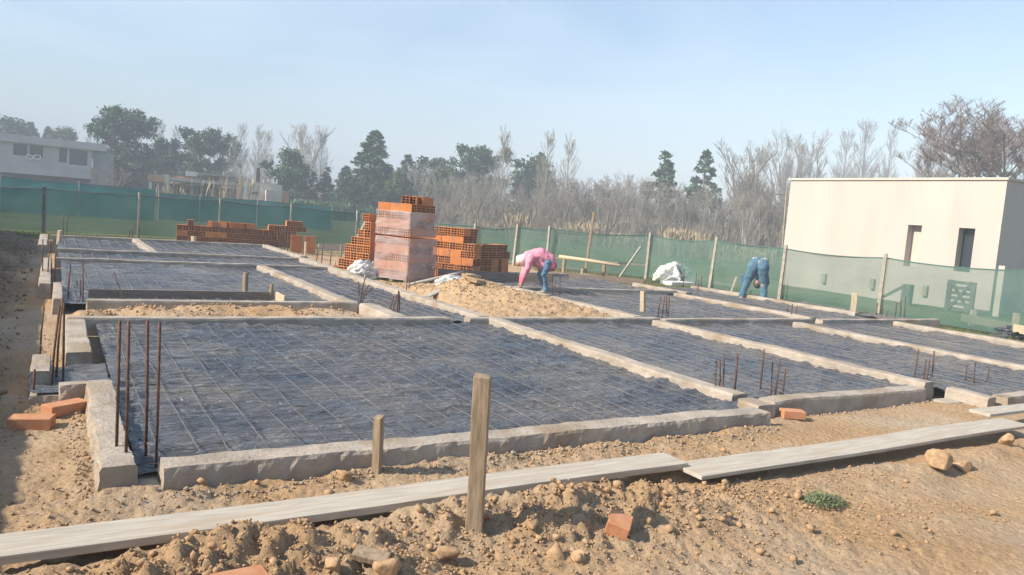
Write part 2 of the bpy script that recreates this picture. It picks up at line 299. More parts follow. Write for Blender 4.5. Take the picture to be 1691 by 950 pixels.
gx = axis([(-560,-100,50),(-100,-20,10),(-20,-4,1.2),(-4,-2,0.12),(-2,-1.2,0.05),(-1.2,5.6,0.02),(5.6,9.5,0.05),(9.5,20,0.3),(20,60,3),(60,200,14),(200,600,50)])
gy = axis([(-480,-50,60),(-50,-4,5),(-4,1.4,0.4),(1.4,4.6,0.02),(4.6,7,0.06),(7,20,0.2),(20,34,0.5),(34,120,4),(120,700,40)])
GX, GY = np.meshgrid(gx, gy); GZ = ground_h(GX, GY)
def grid_faces(nx, ny):
    i = np.arange(nx-1); j = np.arange(ny-1); I, J = np.meshgrid(i, j); a = (J*nx+I).ravel(); return np.stack([a, a+1, a+nx+1, a+nx], 1)
gm = npmesh('ground', np.stack([GX.ravel(), GY.ravel(), GZ.ravel()], 1), grid_faces(len(gx), len(gy)), True)
lot = (GX > -3.2) & (GX < 16.6) & (GY < 28.4)
nzg = fbm(GX*0.8, GY*0.8, 4)
gr = np.where(lot, 0, 1.0)
edge = sstep(24.5, 27, GY+nzg*3)+sstep(13.5, 16.4, GX+nzg*2.5)*sstep(7.5, 10.5, GY)+0.85*sstep(6.0,7.0,GX)*(1-sstep(9.2,10.2,GX))*sstep(12.5,14.0,GY+nzg)*(1-sstep(17,18.5,GY))+0.55*sstep(-1.0,-1.6,GX+nzg)*sstep(6,9,GY)
gr = np.maximum(gr, np.clip(edge, 0, 1)*np.clip(0.75+nzg*1.4, 0, 1))
dkv = np.clip(sstep(-0.2,-0.65,GX+nzg*0.6)*sstep(3.9,6.0,GY+nzg)*(0.95+nzg), 0, 1); at = gm.attributes.new('bankdark', 'FLOAT', 'POINT'); at.data.foreach_set('value', dkv.ravel().astype(np.float32))  # ground mixed towards a darker brown on the left bank
at = gm.attributes.new('grass', 'FLOAT', 'POINT'); at.data.foreach_set('value', gr.ravel().astype(np.float32))
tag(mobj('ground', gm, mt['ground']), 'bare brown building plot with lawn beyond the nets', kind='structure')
def gz(x, y): return float(ground_h(np.array([x]), np.array([y]))[0])
def gpg(px, py, up=0.0):
    z = 0.05
    for _ in range(12): x, y = gp(px, py, z+up); z = gz(x, y)
    return x, y
# clods and stones
def ico(sub, seed, amp, cut=True):
    import bmesh
    bm = bmesh.new(); bmesh.ops.create_icosphere(bm, subdivisions=sub, radius=1)
    r = random.Random(seed); ph = [r.uniform(0, 9) for _ in range(6)]
    for v in bm.verts:
        c = v.co; k = 1+amp*(math.sin(c.x*3+ph[0])*math.cos(c.y*3.3+ph[1])+0.6*math.sin(c.z*5+ph[2]+c.x*4)+0.4*math.sin(c.y*7+ph[3]))+r.uniform(-amp, amp)*0.35
        v.co = Vector((c.x*k, c.y*k*0.85, c.z*k*0.72))
    for _ in range(9 if cut is True else int(cut)):
        n = Vector((r.gauss(0,1), r.gauss(0,1), r.gauss(0,1))).normalized(); d = r.uniform(0.32, 0.72)
        for v in bm.verts:
            e = v.co.dot(n)-d
            if e > 0 and cut: v.co -= n*e
    V = np.array([v.co[:] for v in bm.verts]); F = np.array([[v.index for v in f.verts] for f in bm.faces]); bm.free(); return V, F
icos = [ico(1, s, 0.22, 14) for s in range(6)]
def scatter(name, pts, sizes, m, label, zf, seed=1, sink=0.25):
    rs = np.random.RandomState(seed); VV = []; FF = []; off = 0
    for k, ((x, y), s) in enumerate(zip(pts, sizes)):
        V, F = icos[k % 6]; a = rs.rand()*6.28; ca, sa = math.cos(a), math.sin(a); b = rs.uniform(0.75, 1.3); 
        R = np.array([[ca,-sa,0],[sa,ca,0],[0,0,1]]); t = rs.uniform(-0.5, 0.5); T = np.array([[1,0,0],[0,math.cos(t),-math.sin(t)],[0,math.sin(t),math.cos(t)]])
        VV.append((V*[s*b, s, s])@(R@T).T+[x, y, zf[k]+s*0.72*(1-sink*2)]); FF.append(F+off); off += len(V)
    o = mobj(name, npmesh(name, np.concatenate(VV), np.concatenate(FF), False), m); tag(o, label, kind='stuff'); return o
rs = np.random.RandomState(5)
def pts_in(n, f):
    p = []
    while len(p) < n:
        x, y, w = f(rs)
        if rs.rand() < w: p.append((x, y))
    return p
def front(r):
    x = r.uniform(-0.6, 5.0); y = r.uniform(2.2, 4.3)
    w = math.exp(-((y-(2.95+0.05*x))/0.38)**2)*(1.0 if x < 3.3 else max(0.05, 1-(x-3.3)/1.0))+0.18
    if 3.22 < y < 3.62: w = 0
    return x, y, w
P1 = pts_in(13000, front); S1 = 0.004+0.011*rs.rand(len(P1))**2.6+0.032*(rs.rand(len(P1)) < 0.022)*rs.rand(len(P1)); Z1 = ground_h(*np.array(P1).T)
scatter('earth_clods', P1, S1, mt['stone'], 'small earth clods scattered over the spoil ridge before the plank', Z1)
def wide(r):
    x = r.uniform(3.2, 9.5); y = r.uniform(1.6, 4.2); return x, y, 0.9*float(max(0, fbm(x*1.2, y*1.2, 3))+0.12+0.5*math.exp(-((y-3.0)/0.25)**2))
P2 = pts_in(450, wide); S2 = 0.004+0.012*rs.rand(len(P2))**3; Z2 = ground_h(*np.array(P2).T)
scatter('loose_gravel', P2, S2, mt['stone'], 'loose crumbs of earth on the trodden ground at right', Z2, 2)
def leftp(r):
    x = r.uniform(-0.45, 0.25); y = r.uniform(3.7, 9.5)
    return x, y, 0.8
P3 = pts_in(900, leftp); S3 = 0.005+0.014*rs.rand(len(P3))**3; Z3 = ground_h(*np.array(P3).T)
scatter('rubble_crumbs', P3, S3, mt['stone'], 'crumbs of earth and mortar beside the left beam blocks', Z3, 3)
P5 = pts_in(2000, lambda r: (r.uniform(-2.0,-0.3), r.uniform(5,24), 1.0)); S5 = 0.01+0.035*rs.rand(len(P5))**3; Z5 = ground_h(*np.array(P5).T)
mt['bankdark'] = mat('bankdark', (0.16,0.11,0.07), (0.28,0.195,0.125), 12, 0.97)
scatter('bank_clods', P5, S5, mt['bankdark'], 'clods of earth on the shaded bank at the left edge', Z5, 6)
P6 = pts_in(900, lambda r: (r.uniform(0.35,3.9), r.uniform(9.65,10.9), 1.0)); S6 = 0.008+0.03*rs.rand(len(P6))**3; Z6 = ground_h(*np.array(P6).T)
scatter('strip_clods', P6, S6, mt['stone'], 'clods of earth in the narrow strip between two cross beams', Z6, 9)
# mortar rubble along the foot of the front beams
P4 = []
for k in range(900):
    x = rs.uniform(0.5, 5.2); P4.append((x, 4.15+0.03*math.sin(x*5)-abs(rs.normal(0, 0.05))))
for k in range(350): P4.append((rs.uniform(5.6, 8.1), 4.44+rs.normal(0, 0.03)))
for k in range(260): P4.append((0.17+rs.normal(0, 0.03), rs.uniform(4.4, 6.2)))
S4 = 0.005+0.015*rs.rand(len(P4))**3.5; Z4 = ground_h(*np.array(P4).T)
scatter('mortar_rubble', P4, S4, mt['mortar'], 'grey mortar crumbs along the foot of the concrete beams', Z4, 4)
for i, (px, py, s, lab) in enumerate([(920,903,0.066,'pointed pale stone lying right of the tall stake'),(955,925,0.05,'squat rock nearest the bottom edge right of the stake'),(975,803,0.05,'flat cream rock at the edge of the plank shadow'),
        (565,793,0.055,'flat pale rock between the short stake and the beam'),(643,935,0.065,'rounded rock at the bottom edge beside the wood offcut'),(552,938,0.05,'small round rock left of the wood offcut'),
        (880,862,0.045,'dark round clod just right of the stake foot'),(1478,743,0.035,'small round stone on the ridge below the far plank'),(1545,772,0.13,'large crumbling earth lump on the right hand ground'),(1588,770,0.09,'earth lump right beside the largest lump'),
        (1660,735,0.09,'sandy clod at the right end of the ridge'),(730,925,0.07,'broad clod left of the tall stake foot'),(320,890,0.06,'pale flat clod under the front plank')]):
    x, y = gpg(px, py); V, F = ico(3, 40+i, 0.10, 14); V = V*np.array([1.25,0.9,1.0]); sd = random.Random(i)
    me = npmesh('rock', V*s, F, False); o = mobj('rock', me, mt['stone'], loc=(x, y, gz(x, y)+s*0.35)); o.rotation_euler = (sd.uniform(-.3,.3), sd.uniform(-.3,.3), sd.uniform(0,6)); tag(o, lab, 'rock')
    if i == 0: o.scale = (0.9,0.8,1.35)
# ------------------------------------------------------------------ foundation beams
def beam(x0, x1, y0, y1, z1=0.2, z0=-0.12, seed=0, rough=1.0):
    """a rough cast concrete strip as a swept section"""
    r = np.random.RandomState(seed); along_x = (x1-x0) > (y1-y0); Ln = (x1-x0) if along_x else (y1-y0); w = (y1-y0) if along_x else (x1-x0)
    dist = math.hypot((x0+x1)/2, (y0+y1)/2); st = 0.035 if dist < 7 else (0.08 if dist < 12 else 0.2); n = max(3, int(Ln/st)+1)
    prof = [(-.5,z0),(-.5,0.02),(-.5,0.08),(-.5,z1-0.07),(-.5,z1-0.025),(-.46,z1-0.003),(-.25,z1),(0,z1),(.25,z1),(.46,z1-0.003),(.5,z1-0.025),(.5,z1-0.07),(.5,0.08),(.5,0.02),(.5,z0)]
    K = len(prof); t = np.linspace(0, Ln, n); V = np.zeros((n, K, 3))
    for k, (u, z) in enumerate(prof):
        side = abs(u) > 0.4
        du = (0.015*fbm(t*3.1+seed*3.7, np.full(n, 3.0 if u > 0 else 9.0), 4, 0.6)+(0.017 if dist < 7 else 0.004)*fbm(t*11+seed, np.full(n, k*0.9), 4, 0.65))*rough if side else np.zeros(n)
        dz = (0.012*fbm(t*1.7+seed*1.3, np.full(n, 1.0), 4, 0.6)+0.006*fbm(t*8, np.full(n, k*0.8), 3))*rough if z > 0.1 else np.zeros(n)
        if side and z < z1-0.02: du = du+np.sign(u)*0.012*(z1-z)/0.2
        V[:, k, 2] = z+dz
        if along_x: V[:, k, 0] = x0+t; V[:, k, 1] = (y0+y1)/2+u*w+du
        else: V[:, k, 1] = y0+t; V[:, k, 0] = (x0+x1)/2-u*w-du
    for e in (0, n-1):
        ax = 0 if along_x else 1; V[e, :, ax] += 0.02*fbm(np.arange(K)*0.7+seed, np.full(K, e*1.0), 3)*rough
    F = []
    for i in range(n-1):
        for k in range(K-1): F.append((i*K+k, (i+1)*K+k, (i+1)*K+k+1, i*K+k+1))
    F.append(tuple(range(K))); F.append(tuple((n-1)*K+k for k in range(K))[::-1])
    return MB().add(V.reshape(-1,3).tolist(), F)
fnd = thing('concrete_foundation', 'grey cast concrete strip foundation laid out in rooms across the plot', 'foundation')
BEAMS = [
 (0.52,5.2,4.22,4.42), (0.23,0.40,4.33,6.36), (0.06,0.229,6.26,6.37), (0.12,0.31,7.5,9.35), (-0.13,0.0,6.75,7.4), (-0.16,-0.02,12.6,16.9), (-0.3,-0.12,20.5,24.6), (0.02,0.12,11.0,12.9),
 (5.37,5.55,4.8,9.4), (5.3,5.5,4.43,4.68), (5.57,7.95,4.5,4.68), (8.3,8.48,4.72,9.25), (8.32,8.46,4.05,4.5), (8.55,12.0,3.98,4.14), (11.28,11.5,1.5,8.9),
 (0.15,4.75,9.42,9.6), (5.05,8.6,9.4,9.58), (8.62,12.35,9.28,9.44), (12.5,16.4,9.2,9.35),
 (0.38,3.95,10.92,11.08), (3.78,3.98,11.1,16.9), (3.96,4.2,9.62,10.9),
 (5.3,5.5,9.62,15.4), (5.4,5.62,15.6,19.9), (5.6,5.8,20.1,24.4),
 (0.05,5.38,17.05,17.2), (0.05,5.55,19.5,19.65), (0.0,5.8,24.45,24.6), (1.95,2.12,19.7,24.4),
 (8.22,8.42,9.6,12.2), (8.25,8.45,12.35,14.0),(8.25,8.45,14.15,16.9),
 (12.5,12.7,9.5,11.1), (12.52,12.72,11.1,13.3), (13.1,13.3,13.5,15.5), (8.5,13.05,13.75,13.9), (8.3,13.3,17.6,17.75),
 (14.9,15.1,10.2,15.2), (14.35,14.55,4.5,8.95)]
for i, b in enumerate(BEAMS):
    o = beam(*b, seed=i+1).build('foundation_beam', mt['concrete'], fnd, smooth=False)
# footing pads at the column bases
for b in [(0.40,0.53,4.22,4.5),(-0.12,0.22,6.42,6.7),(8.05,8.3,4.3,4.5)]:
    beam(*b, z1=0.085, seed=int(b[2]*7)).build('column_footing', mt['concrete'], fnd)
# ------------------------------------------------------------------ polythene sheets and steel mesh
def sheet(x0, x1, y0, y1, label, seed, z=0.10):
    d = math.hypot(x0, y0); s = 0.03 if d < 6 else (0.06 if d < 11 else 0.13)
    xs = np.linspace(x0, x1, int((x1-x0)/s)+2); ys = np.linspace(y0, y1, int((y1-y0)/s)+2); X, Y = np.meshgrid(xs, ys)
    wx = X+0.25*fbm(X*1.1+seed, Y*1.1, 3); wy = Y+0.25*fbm(X*1.1, Y*1.1+seed+40, 3)
    rg = (1-2*np.abs(fbm(wx*1.1+seed, wy*2.8, 3)))**3; rg2 = (1-2*np.abs(fbm(wx*3.5+9, wy*8+seed, 3)))**2
    Z = z-0.02+0.035*fbm(X*0.9+seed, Y*0.9, 3)+0.034*rg+0.026*rg2+0.020*fbm(X*8, Y*18, 3, 0.6)
    e = np.minimum.reduce([X-x0, x1-X, Y-y0, y1-Y]); Z = Z+0.03*(1-sstep(0, 0.12, e))*(0.6+fbm(X*4, Y*4, 2))
    Z = np.clip(Z, 0.045, 0.168)
    o = mobj('polythene_sheet', npmesh('polythene_sheet', np.stack([X.ravel(), Y.ravel(), Z.ravel()], 1), grid_faces(len(xs), len(ys)), True), mt['poly'])
    tag(o, label, 'plastic sheet', 'polythene sheets lining the rooms'); return o
def bars(x0, x1, y0, y1, sp, label, seed, z=0.124, r=0.0028):
    R = random.Random(seed); mb = MB(); d = math.hypot((x0+x1)/2, (y0+y1)/2); r = max(r, 0.00030*d)
    def run(ax, c, a, b, zz):
        n = max(3, int((b-a)/0.5)); pts = []; o = R.uniform(-0.012, 0.012); s = R.uniform(-0.03, 0.03)
        a += R.uniform(0, .06); b -= R.uniform(0, .06)
        for i in range(n+1):
            t = a+(b-a)*i/n; k = c+o+s*(i/n-0.5)+R.uniform(-0.006, 0.006); h = zz+R.uniform(-0.012, 0.016)
            pts.append((k, t, h) if ax else (t, k, h))
        mb.tube(pts, r, 4, sq=0.785)
    x = x0+sp*0.5
    while x < x1: run(1, x, y0, y1, z+2*r); x += sp
    y = y0+sp*0.5; r *= 0.75
    while y < y1: run(0, y, x0, x1, z); y += sp*(0.62 if d < 9 else 1)
    o = mb.build('steel_mesh', mt['mesh']); tag(o, label, 'rebar mesh', 'steel meshes laid over the polythene'); return o
ROOMS = [(0.42,5.36,4.43,9.41,0.2,'in the largest front room'),(5.56,8.29,4.69,9.39,0.2,'in the second front room from the left'),(8.49,11.27,4.15,9.27,0.2,'in the third front room from the left'),
 (11.51,14.34,3.6,9.19,0.2,'in the room at the right edge of the picture'),(0.13,3.77,11.1,17.04,0.2,'in the left room behind the brown board'),(3.99,5.29,9.61,17.04,0.2,'in the narrow corridor beside the spoil heap'),
 (0.1,5.39,17.21,19.49,0.25,'in the long shallow room under the back rooms'),(0.1,1.94,19.66,24.44,0.25,'in the back left corner room'),(2.13,5.59,19.66,24.44,0.25,'in the back room before the low brick pile'),
 (8.46,12.49,9.6,13.74,0.2,'in the room right of the spoil heap'),(8.46,13.09,13.91,17.59,0.25,'in the room behind the bending worker in pink'),(12.73,14.89,9.5,15.3,0.25,'in the narrow strip under the worker in jeans'),(15.12,16.2,9.4,12.5,0.25,'in the last strip along the right net')]
for i, (x0,x1,y0,y1,sp,lab) in enumerate(ROOMS):
    sheet(x0, x1, y0, y1, 'wrinkled black polythene sheet '+lab, i*7+3)
    bars(x0+.03, x1-.03, y0+.03, y1-.03, sp, 'flat steel reinforcing mesh '+lab, i)
# small sheet tongue through the gap in the left wall
sheet(-0.12, 0.41, 6.44, 7.45, 'small flap of black polythene in the gap of the left wall', 77, 0.06)
# ------------------------------------------------------------------ starter bars
def starter(pts, label, r=0.0065, ties=True):
    bx = sum(p[0] for p in pts)/len(pts); by = sum(p[1] for p in pts)/len(pts)
    t = thing('column_starter_bars', label, 'rebar bundle', (bx, by, 0), group='rebar column starters')
    for (x, y, h, lx, ly, z0) in pts:
        q = [(x-bx, y-by, z0-0.1), (x-bx+lx*.3, y-by+ly*.3, z0+h*.45), (x-bx+lx, y-by+ly, z0+h)]
        MB().tube(q, r, 6).build('rebar', mt['rust'], t, True)
    if ties and len(pts) >= 4:
        for zz in (0.1,):
            c = [(p[0]-bx+p[3]*zz, p[1]-by+p[4]*zz, p[5]+zz) for p in pts[:4]]; c.sort(key=lambda q: math.atan2(q[1], q[0]))
            mb = MB()
            for a in range(4): mb.tube([c[a], c[(a+1)%4]], 0.003, 4)
            mb.build('tie', mt['rust'], t)
    return t
def barpx(bx_, by_, tx, ty, z0=0.02):
    x, y = gp(bx_, by_, z0); h = hat(x, y, ty)-z0; px = proj(x, y, z0+h)[0]; k = (tx-px)/FPX*math.hypot(x, y); return (x, y, h, k*0.86, -k*0.5, z0)
starter([barpx(191,788,198,530), barpx(207,800,213,531), barpx(241,757,244,530,0.1), barpx(257,790,264,533)], 'four tall rusty bars at the front left corner of the foundation', 0.0085)
starter([barpx(66,585,72,505), barpx(84,650,97,505), barpx(92,640,102,492), barpx(104,650,106,500), barpx(55,663,57,610)], 'five rusty bars beside the small concrete block at left', 0.0085)
starter([barpx(112,505,116,437), barpx(111,500,114,450), barpx(128,480,127,462), barpx(137,510,137,433), barpx(133,500,133,462)], 'rusty bars clustered at the left end of the strip beam', 0.008)
starter([barpx(70,465,71,395), barpx(78,468,83,395), barpx(85,465,84,400), barpx(90,470,92,408)], 'thin bars standing at the far left wall corner', 0.009)
starter([barpx(1180,655,1183,596,0.1), barpx(1188,656,1189,594,0.1), barpx(1193,657,1195,608,0.1), barpx(1194,640,1196,586,0.1)], 'dark starter bars at the left of the doorway corner', 0.007)
starter([barpx(1213,650,1218,584,0.1)], 'single pale upright bar between the two doorway bundles', 0.010, False)
starter([barpx(1254,655,1262,577), barpx(1271,678,1276,598), barpx(1277,678,1288,593), barpx(1291,665,1297,609)], 'tallest starter bars at the right of the doorway corner', 0.0085)
starter([barpx(1509,632,1517,577), barpx(1524,640,1529,594), barpx(1528,645,1535,596), barpx(1538,632,1543,580)], 'starter bars at the right end of the second front beam', 0.008)
starter([barpx(1593,640,1597,602), barpx(1607,645,1611,599), barpx(1625,645,1626,635), barpx(1628,640,1634,607)], 'faint starter bars in the gap of the far right front beam', 0.008)
starter([barpx(642,520,650,490,0.1), barpx(647,525,656,486,0.1), barpx(655,527,658,480,0.1), barpx(659,527,659,482,0.1)], 'curved starter bars in the notch of the middle cross beam', 0.010)
starter([barpx(593,495,592,465,0.15), barpx(595,497,604,455,0.15), barpx(596,497,616,474,0.15), barpx(598,494,609,470,0.15)], 'splayed bars at the end of the raised strip beam', 0.010)
starter([barpx(671,487,672,455,0.1), barpx(675,480,676,460,0.1), barpx(684,478,686,462,0.1)], 'thin bars beside the toppled brush before the pallet', 0.010)
starter([barpx(1086,525,1091,490,0.12), barpx(1093,526,1098,489,0.12), barpx(1100,526,1101,490,0.12), barpx(1103,525,1106,488,0.12)], 'starter bars just right of the middle square stake', 0.010)
starter([barpx(1299,520,1302,505,0.12), barpx(1306,525,1309,502,0.12), barpx(1314,520,1317,504,0.12)], 'three short bars where the far beams meet', 0.010)
starter([barpx(912,488,913,455,0.12), barpx(924,487,925,458,0.12), barpx(916,490,917,462,0.12)], 'thin bars on the beam right of the worker in pink', 0.010)
starter([barpx(1447,522,1449,500,0.1), barpx(1456,524,1458,505,0.1), barpx(1463,524,1466,514,0.1)], 'short bars right of the broad square post', 0.011)
starter([barpx(1478,526,1481,499,0.1), barpx(1487,526,1488,496,0.1), barpx(1493,527,1496,490,0.1)], 'pale bars before the dark braced post behind the net', 0.011)
starter([barpx(458,405,459,382,0.1), barpx(466,408,467,378,0.1), barpx(470,410,471,376,0.1), barpx(475,412,476,386,0.1)], 'thin bars before the stepped end of the brick pile', 0.013)
starter([barpx(500,420,502,392,0.1), barpx(523,432,525,408,0.1), barpx(531,434,534,402,0.1), barpx(545,438,548,412,0.1)], 'thin bars along the beam right of the low brick pile', 0.013)
starter([barpx(213,394,214,378,0.1), barpx(218,395,219,372,0.1), barpx(230,396,229,365,0.1)], 'thin bars at the far end of the back dividing beam', 0.013)
starter([barpx(110,388,112,350,0.1), barpx(104,388,105,352,0.1)], 'two thin bars before the back net at left', 0.012)
starter([barpx(1128,470,1130,445,0.1), barpx(1148,478,1150,452,0.1), barpx(1157,478,1159,455,0.1), barpx(1152,484,1154,462,0.1)], 'thin bars right of the white plastic heap', 0.012)
# a few loose pieces of steel
x, y = gp(206,490,0.2); MB().tube([(x,y,0.13),(x-0.12,y+0.25,0.5)], 0.008, 6).build('rebar', mt['rust']).name = 'loose_rebar'
tag(bpy.data.objects['loose_rebar'], 'single leaning bar on the raised strip beam near its left end', 'rebar')
# ------------------------------------------------------------------ stakes and boards
def stake(px, by, ty, w, label, m='wood', tx=None, z0=0.0, rz=None, cat='stake', grp='wooden setting-out stakes', wpx=None, d=None, name='wooden_stake'):
    x, y = gpg(px, by) if z0 == 'g' else gp(px, by, z0); 
    if d: x, y = rng(px, d) if by is None else (x, y)
    h = hat(x, y, ty); R = random.Random(int(px*7+by)); D = math.hypot(x, y)
    if wpx: w = wpx/FPX*D/1.25
    lean = 0.0
    if tx is not None: lean = (tx-proj(x, y, h)[0])/FPX*D
    mb = MB(); n = 7; prof = [(-1,-1),(1,-1),(1,1),(-1,1)]; ang = R.uniform(0.3, 0.9) if rz is None else rz; V = []; F = []
    for i in range(n):
        t = i/(n-1); z = -0.15+(h+0.15)*t; k = 1+R.uniform(-0.04, 0.04)
        for (a, b) in prof:
            u = a*w/2*k; v = b*w/2*k; V.append((u*math.cos(ang)-v*math.sin(ang)+lean*0.86*t, u*math.sin(ang)+v*math.cos(ang)-lean*0.5*t, z+(R.uniform(-0.012, 0.006) if i == n-1 else 0)))
    for i in range(n-1):
        for k in range(4): F.append((i*4+k, i*4+(k+1)%4, (i+1)*4+(k+1)%4, (i+1)*4+k))
    F.append((0,3,2,1)); F.append(tuple((n-1)*4+k for k in range(4)))
    o = mb.add(V, F).build(name, mt[m], loc=(x, y, 0), bev=w*0.06); tag(o, label, cat, grp); return o
stake(783, 908, 620, 0.078, 'tall square weathered stake standing in the foreground spoil', tx=797, rz=0.95, z0=0.07)
stake(624, 780, 688, 0.048, 'short square stake beside the front beam', tx=626, rz=0.7, z0='g')
stake(1062, 525, 481, 0.07, 'square stake right of the spoil heap end', 'woodpale', tx=1062, wpx=9)
stake(1408, 525, 484, 0.09, 'broad pale square post before the right net', 'woodpale', tx=1412, wpx=10)
stake(1603, 537, 512, 0.06, 'short stake behind the left end of the pale formwork', 'woodpale', tx=1608, wpx=8)
stake(1677, 541, 517, 0.07, 'short stake strapped to the fence post at the pale formwork', 'woodpale', tx=1679, wpx=9)
stake(404, 485, 450, 0.05, 'left of two stakes behind the brown board', tx=406, wpx=8, z0=0.1)
stake(443, 497, 469, 0.05, 'right of two stakes behind the brown board', tx=449, wpx=6, z0=0.1)
stake(96, 400, 380, 0.05, 'short pale stake at the back left corner room', 'woodpale', tx=99, wpx=6, z0=0.1)
stake(320, 402, 390, 0.05, 'stubby stake before the low brick pile', 'woodpale', tx=320, wpx=7, z0=0.1)
stake(504, 420, 400, 0.05, 'white topped stake at the right end of the low brick pile', 'woodpale', tx=505, wpx=4, z0=0.1)
stake(552, 443, 432, 0.05, 'tiny white stake on the corridor edge', 'woodpale', tx=553, wpx=3, z0=0.1)
stake(562, 442, 405, 0.05, 'grey stake left of the leaning brick stack', tx=563, wpx=3)
stake(597, 456, 413, 0.05, 'slim stake standing before the left white plastic sack', 'woodpale', tx=600, wpx=4)
stake(648, 461, 407, 0.05, 'slim stake standing before the wrapped pallet tower', 'woodpale', tx=653, wpx=4)
stake(959, 463, 444, 0.05, 'short stake before the far timber rail', 'woodpale', tx=961, wpx=3)
stake(1203, 487, 456, 0.04, 'thin pale stake left of the worker in jeans', 'woodpale', tx=1216, wpx=3)
stake(1266, 497, 428, 0.04, 'tall thin dark stick right of the worker in jeans', 'postdark', tx=1269, wpx=2)
stake(964, 462, 350, 0.05, 'tallest leaning pole before the right net', tx=981, wpx=5, cat='pole', grp='leaning poles')
stake(972, 448, 382, 0.05, 'shorter leaning pole beside the tallest one', tx=986, wpx=4, cat='pole', grp='leaning poles')
def board(p0, p1, w, t, name, label, m, cat='board', tilt=0, sag=0.0, grp=None):
    """plank from p0 to p1 (centre line of its top), width w flat, thickness t"""
    p0 = Vector(p0); p1 = Vector(p1); d = p1-p0; Ln = d.length; n = max(3, int(Ln/0.12)); R = random.Random(int(Ln*1000)); V = []; F = []; 
    for i in range(n+1):
        s = i/n*Ln; dz = -sag*math.sin(math.pi*i/n)+0.004*math.sin(s*2.2+1); e1 = R.uniform(-.002,.002); e2 = R.uniform(-.002,.002)
        V += [(s,-w/2+e1,-t+dz),(s,w/2+e2,-t+dz),(s,w/2+e2,dz),(s,-w/2+e1,dz)]
    for i in range(n):
        for k in range(4): F.append((i*4+k, (i+1)*4+k, (i+1)*4+(k+1)%4, i*4+(k+1)%4))
    F.append((0,1,2,3)); F.append((n*4+3,n*4+2,n*4+1,n*4))
    o = MB().add(V, F).build(name, mt[m], bev=0.003); ax = d.normalized(); side = Vector((0,0,1)).cross(ax).normalized(); up = ax.cross(side)
    o.matrix_world = Matrix.Translation(p0)@Matrix((ax, side, up)).transposed().to_4x4()@Matrix.Rotation(tilt, 4, 'X'); tag(o, label, cat, grp); return o
a = gp(-60,920,0.17); b = gp(1122,760,0.17)
board((a[0]-0.4,3.485,0.20), (3.47,3.515,0.20), 0.225, 0.038, 'long_plank', 'long smooth grey plank crossing the foreground behind the tall stake', 'plank')
board((3.42,3.36,0.17), (7.45,3.38,0.19), 0.26, 0.025, 'rough_plank', 'rough striped plank continuing right beyond the long grey plank', 'plank')
board((7.30,3.62,0.22), (12.5,3.66,0.20), 0.19, 0.028, 'far_plank', 'short visible plank overlapping at the right picture edge', 'plank')
# brown board on edge behind the strip beam
def upright(x0, y0, x1, y1, h, t, name, label, m, z=0.05, cat='board'):
    Ln = math.hypot(x1-x0, y1-y0); a = math.atan2(y1-y0, x1-x0)
    o = MB().box((Ln/2,0,h/2), (Ln,t,h)).build(name, mt[m], loc=(x0,y0,z), bev=0.004); o.rotation_euler = (0,0,a); tag(o, label, cat); return o
upright(0.42,11.75,2.9,11.75,0.12,0.03,'formwork_board','brown formwork board on edge behind the raised strip beam','plankbrown',0.12)
upright(2.93,11.2,2.93,11.75,0.15,0.03,'end_board','pale end board closing the brown formwork','woodpale',0.1)
P = gp(1588,532,0.1); Q = gp(1700,556,0.1); upright(P[0],P[1],Q[0],Q[1],0.17,0.05,'pale_formwork','pale timber formwork beam before the right net','woodpale',0.12)
P = gp(1640,545,0.05); Q = gp(1700,556,0.05)
P = gp(722,466,0.0); Q = gp(912,477,0.0); upright(P[0],P[1],Q[0],Q[1],0.22,0.04,'grey_formwork','long grey board on edge before the right brick pile','plankbrown',0.1)
P = gp(905,461,0.0); Q = gp(1062,475,0.0); upright(P[0],P[1],Q[0],Q[1],0.14,0.04,'brown_formwork','low brown board running to the white plastic heap','plankbrown',0.08)
P = gp(1180,472,0.0); Q = gp(1216,478,0.0); board((P[0],P[1],.12),(Q[0],Q[1],.12),0.16,0.05,'pale_board','pale board left of the worker in jeans','woodpale')
P = gp(524,432,0.0); Q = gp(572,432,0.0); upright(P[0],P[1],Q[0],Q[1],0.2,0.03,'back_formwork','grey board between low brick pile and leaning stack','plank',0.3)
# batter rails: log and rail carried on stakes
P = ydepth(924,424,18.6); Q = ydepth(1024,439,16.6)
MB().tube([P,((P[0]+Q[0])/2,(P[1]+Q[1])/2,(P[2]+Q[2])/2+.015),Q], 0.055, 8, 0.042).build('pale_log', mt['woodpale'], smooth=True); tag(bpy.data.objects['pale_log'], 'stripped pale log resting on stakes before the right net', 'log')
for px, by, ty, lb in ((930,455,427,'left'),(996,466,436,'right')): stake(px, by, ty, 0.06, 'stake under the %s end of the pale log' % lb, tx=px+2, wpx=6)
P = ydepth(905,425,19.0); Q = ydepth(1064,438,17.6)
MB().tube([P,Q], 0.035, 4, sq=.785).build('timber_rail', mt['postgrey']); tag(bpy.data.objects['timber_rail'], 'thin timber rail nailed across posts behind the pale log', 'rail')
P = ydepth(1058,408,17.6); Q = ydepth(1023,458,17.4)
MB().tube([P,Q], 0.035, 4, sq=.785).build('diagonal_brace', mt['postgrey']); tag(bpy.data.objects['diagonal_brace'], 'diagonal brace nailed to the post left of the white heap', 'brace')
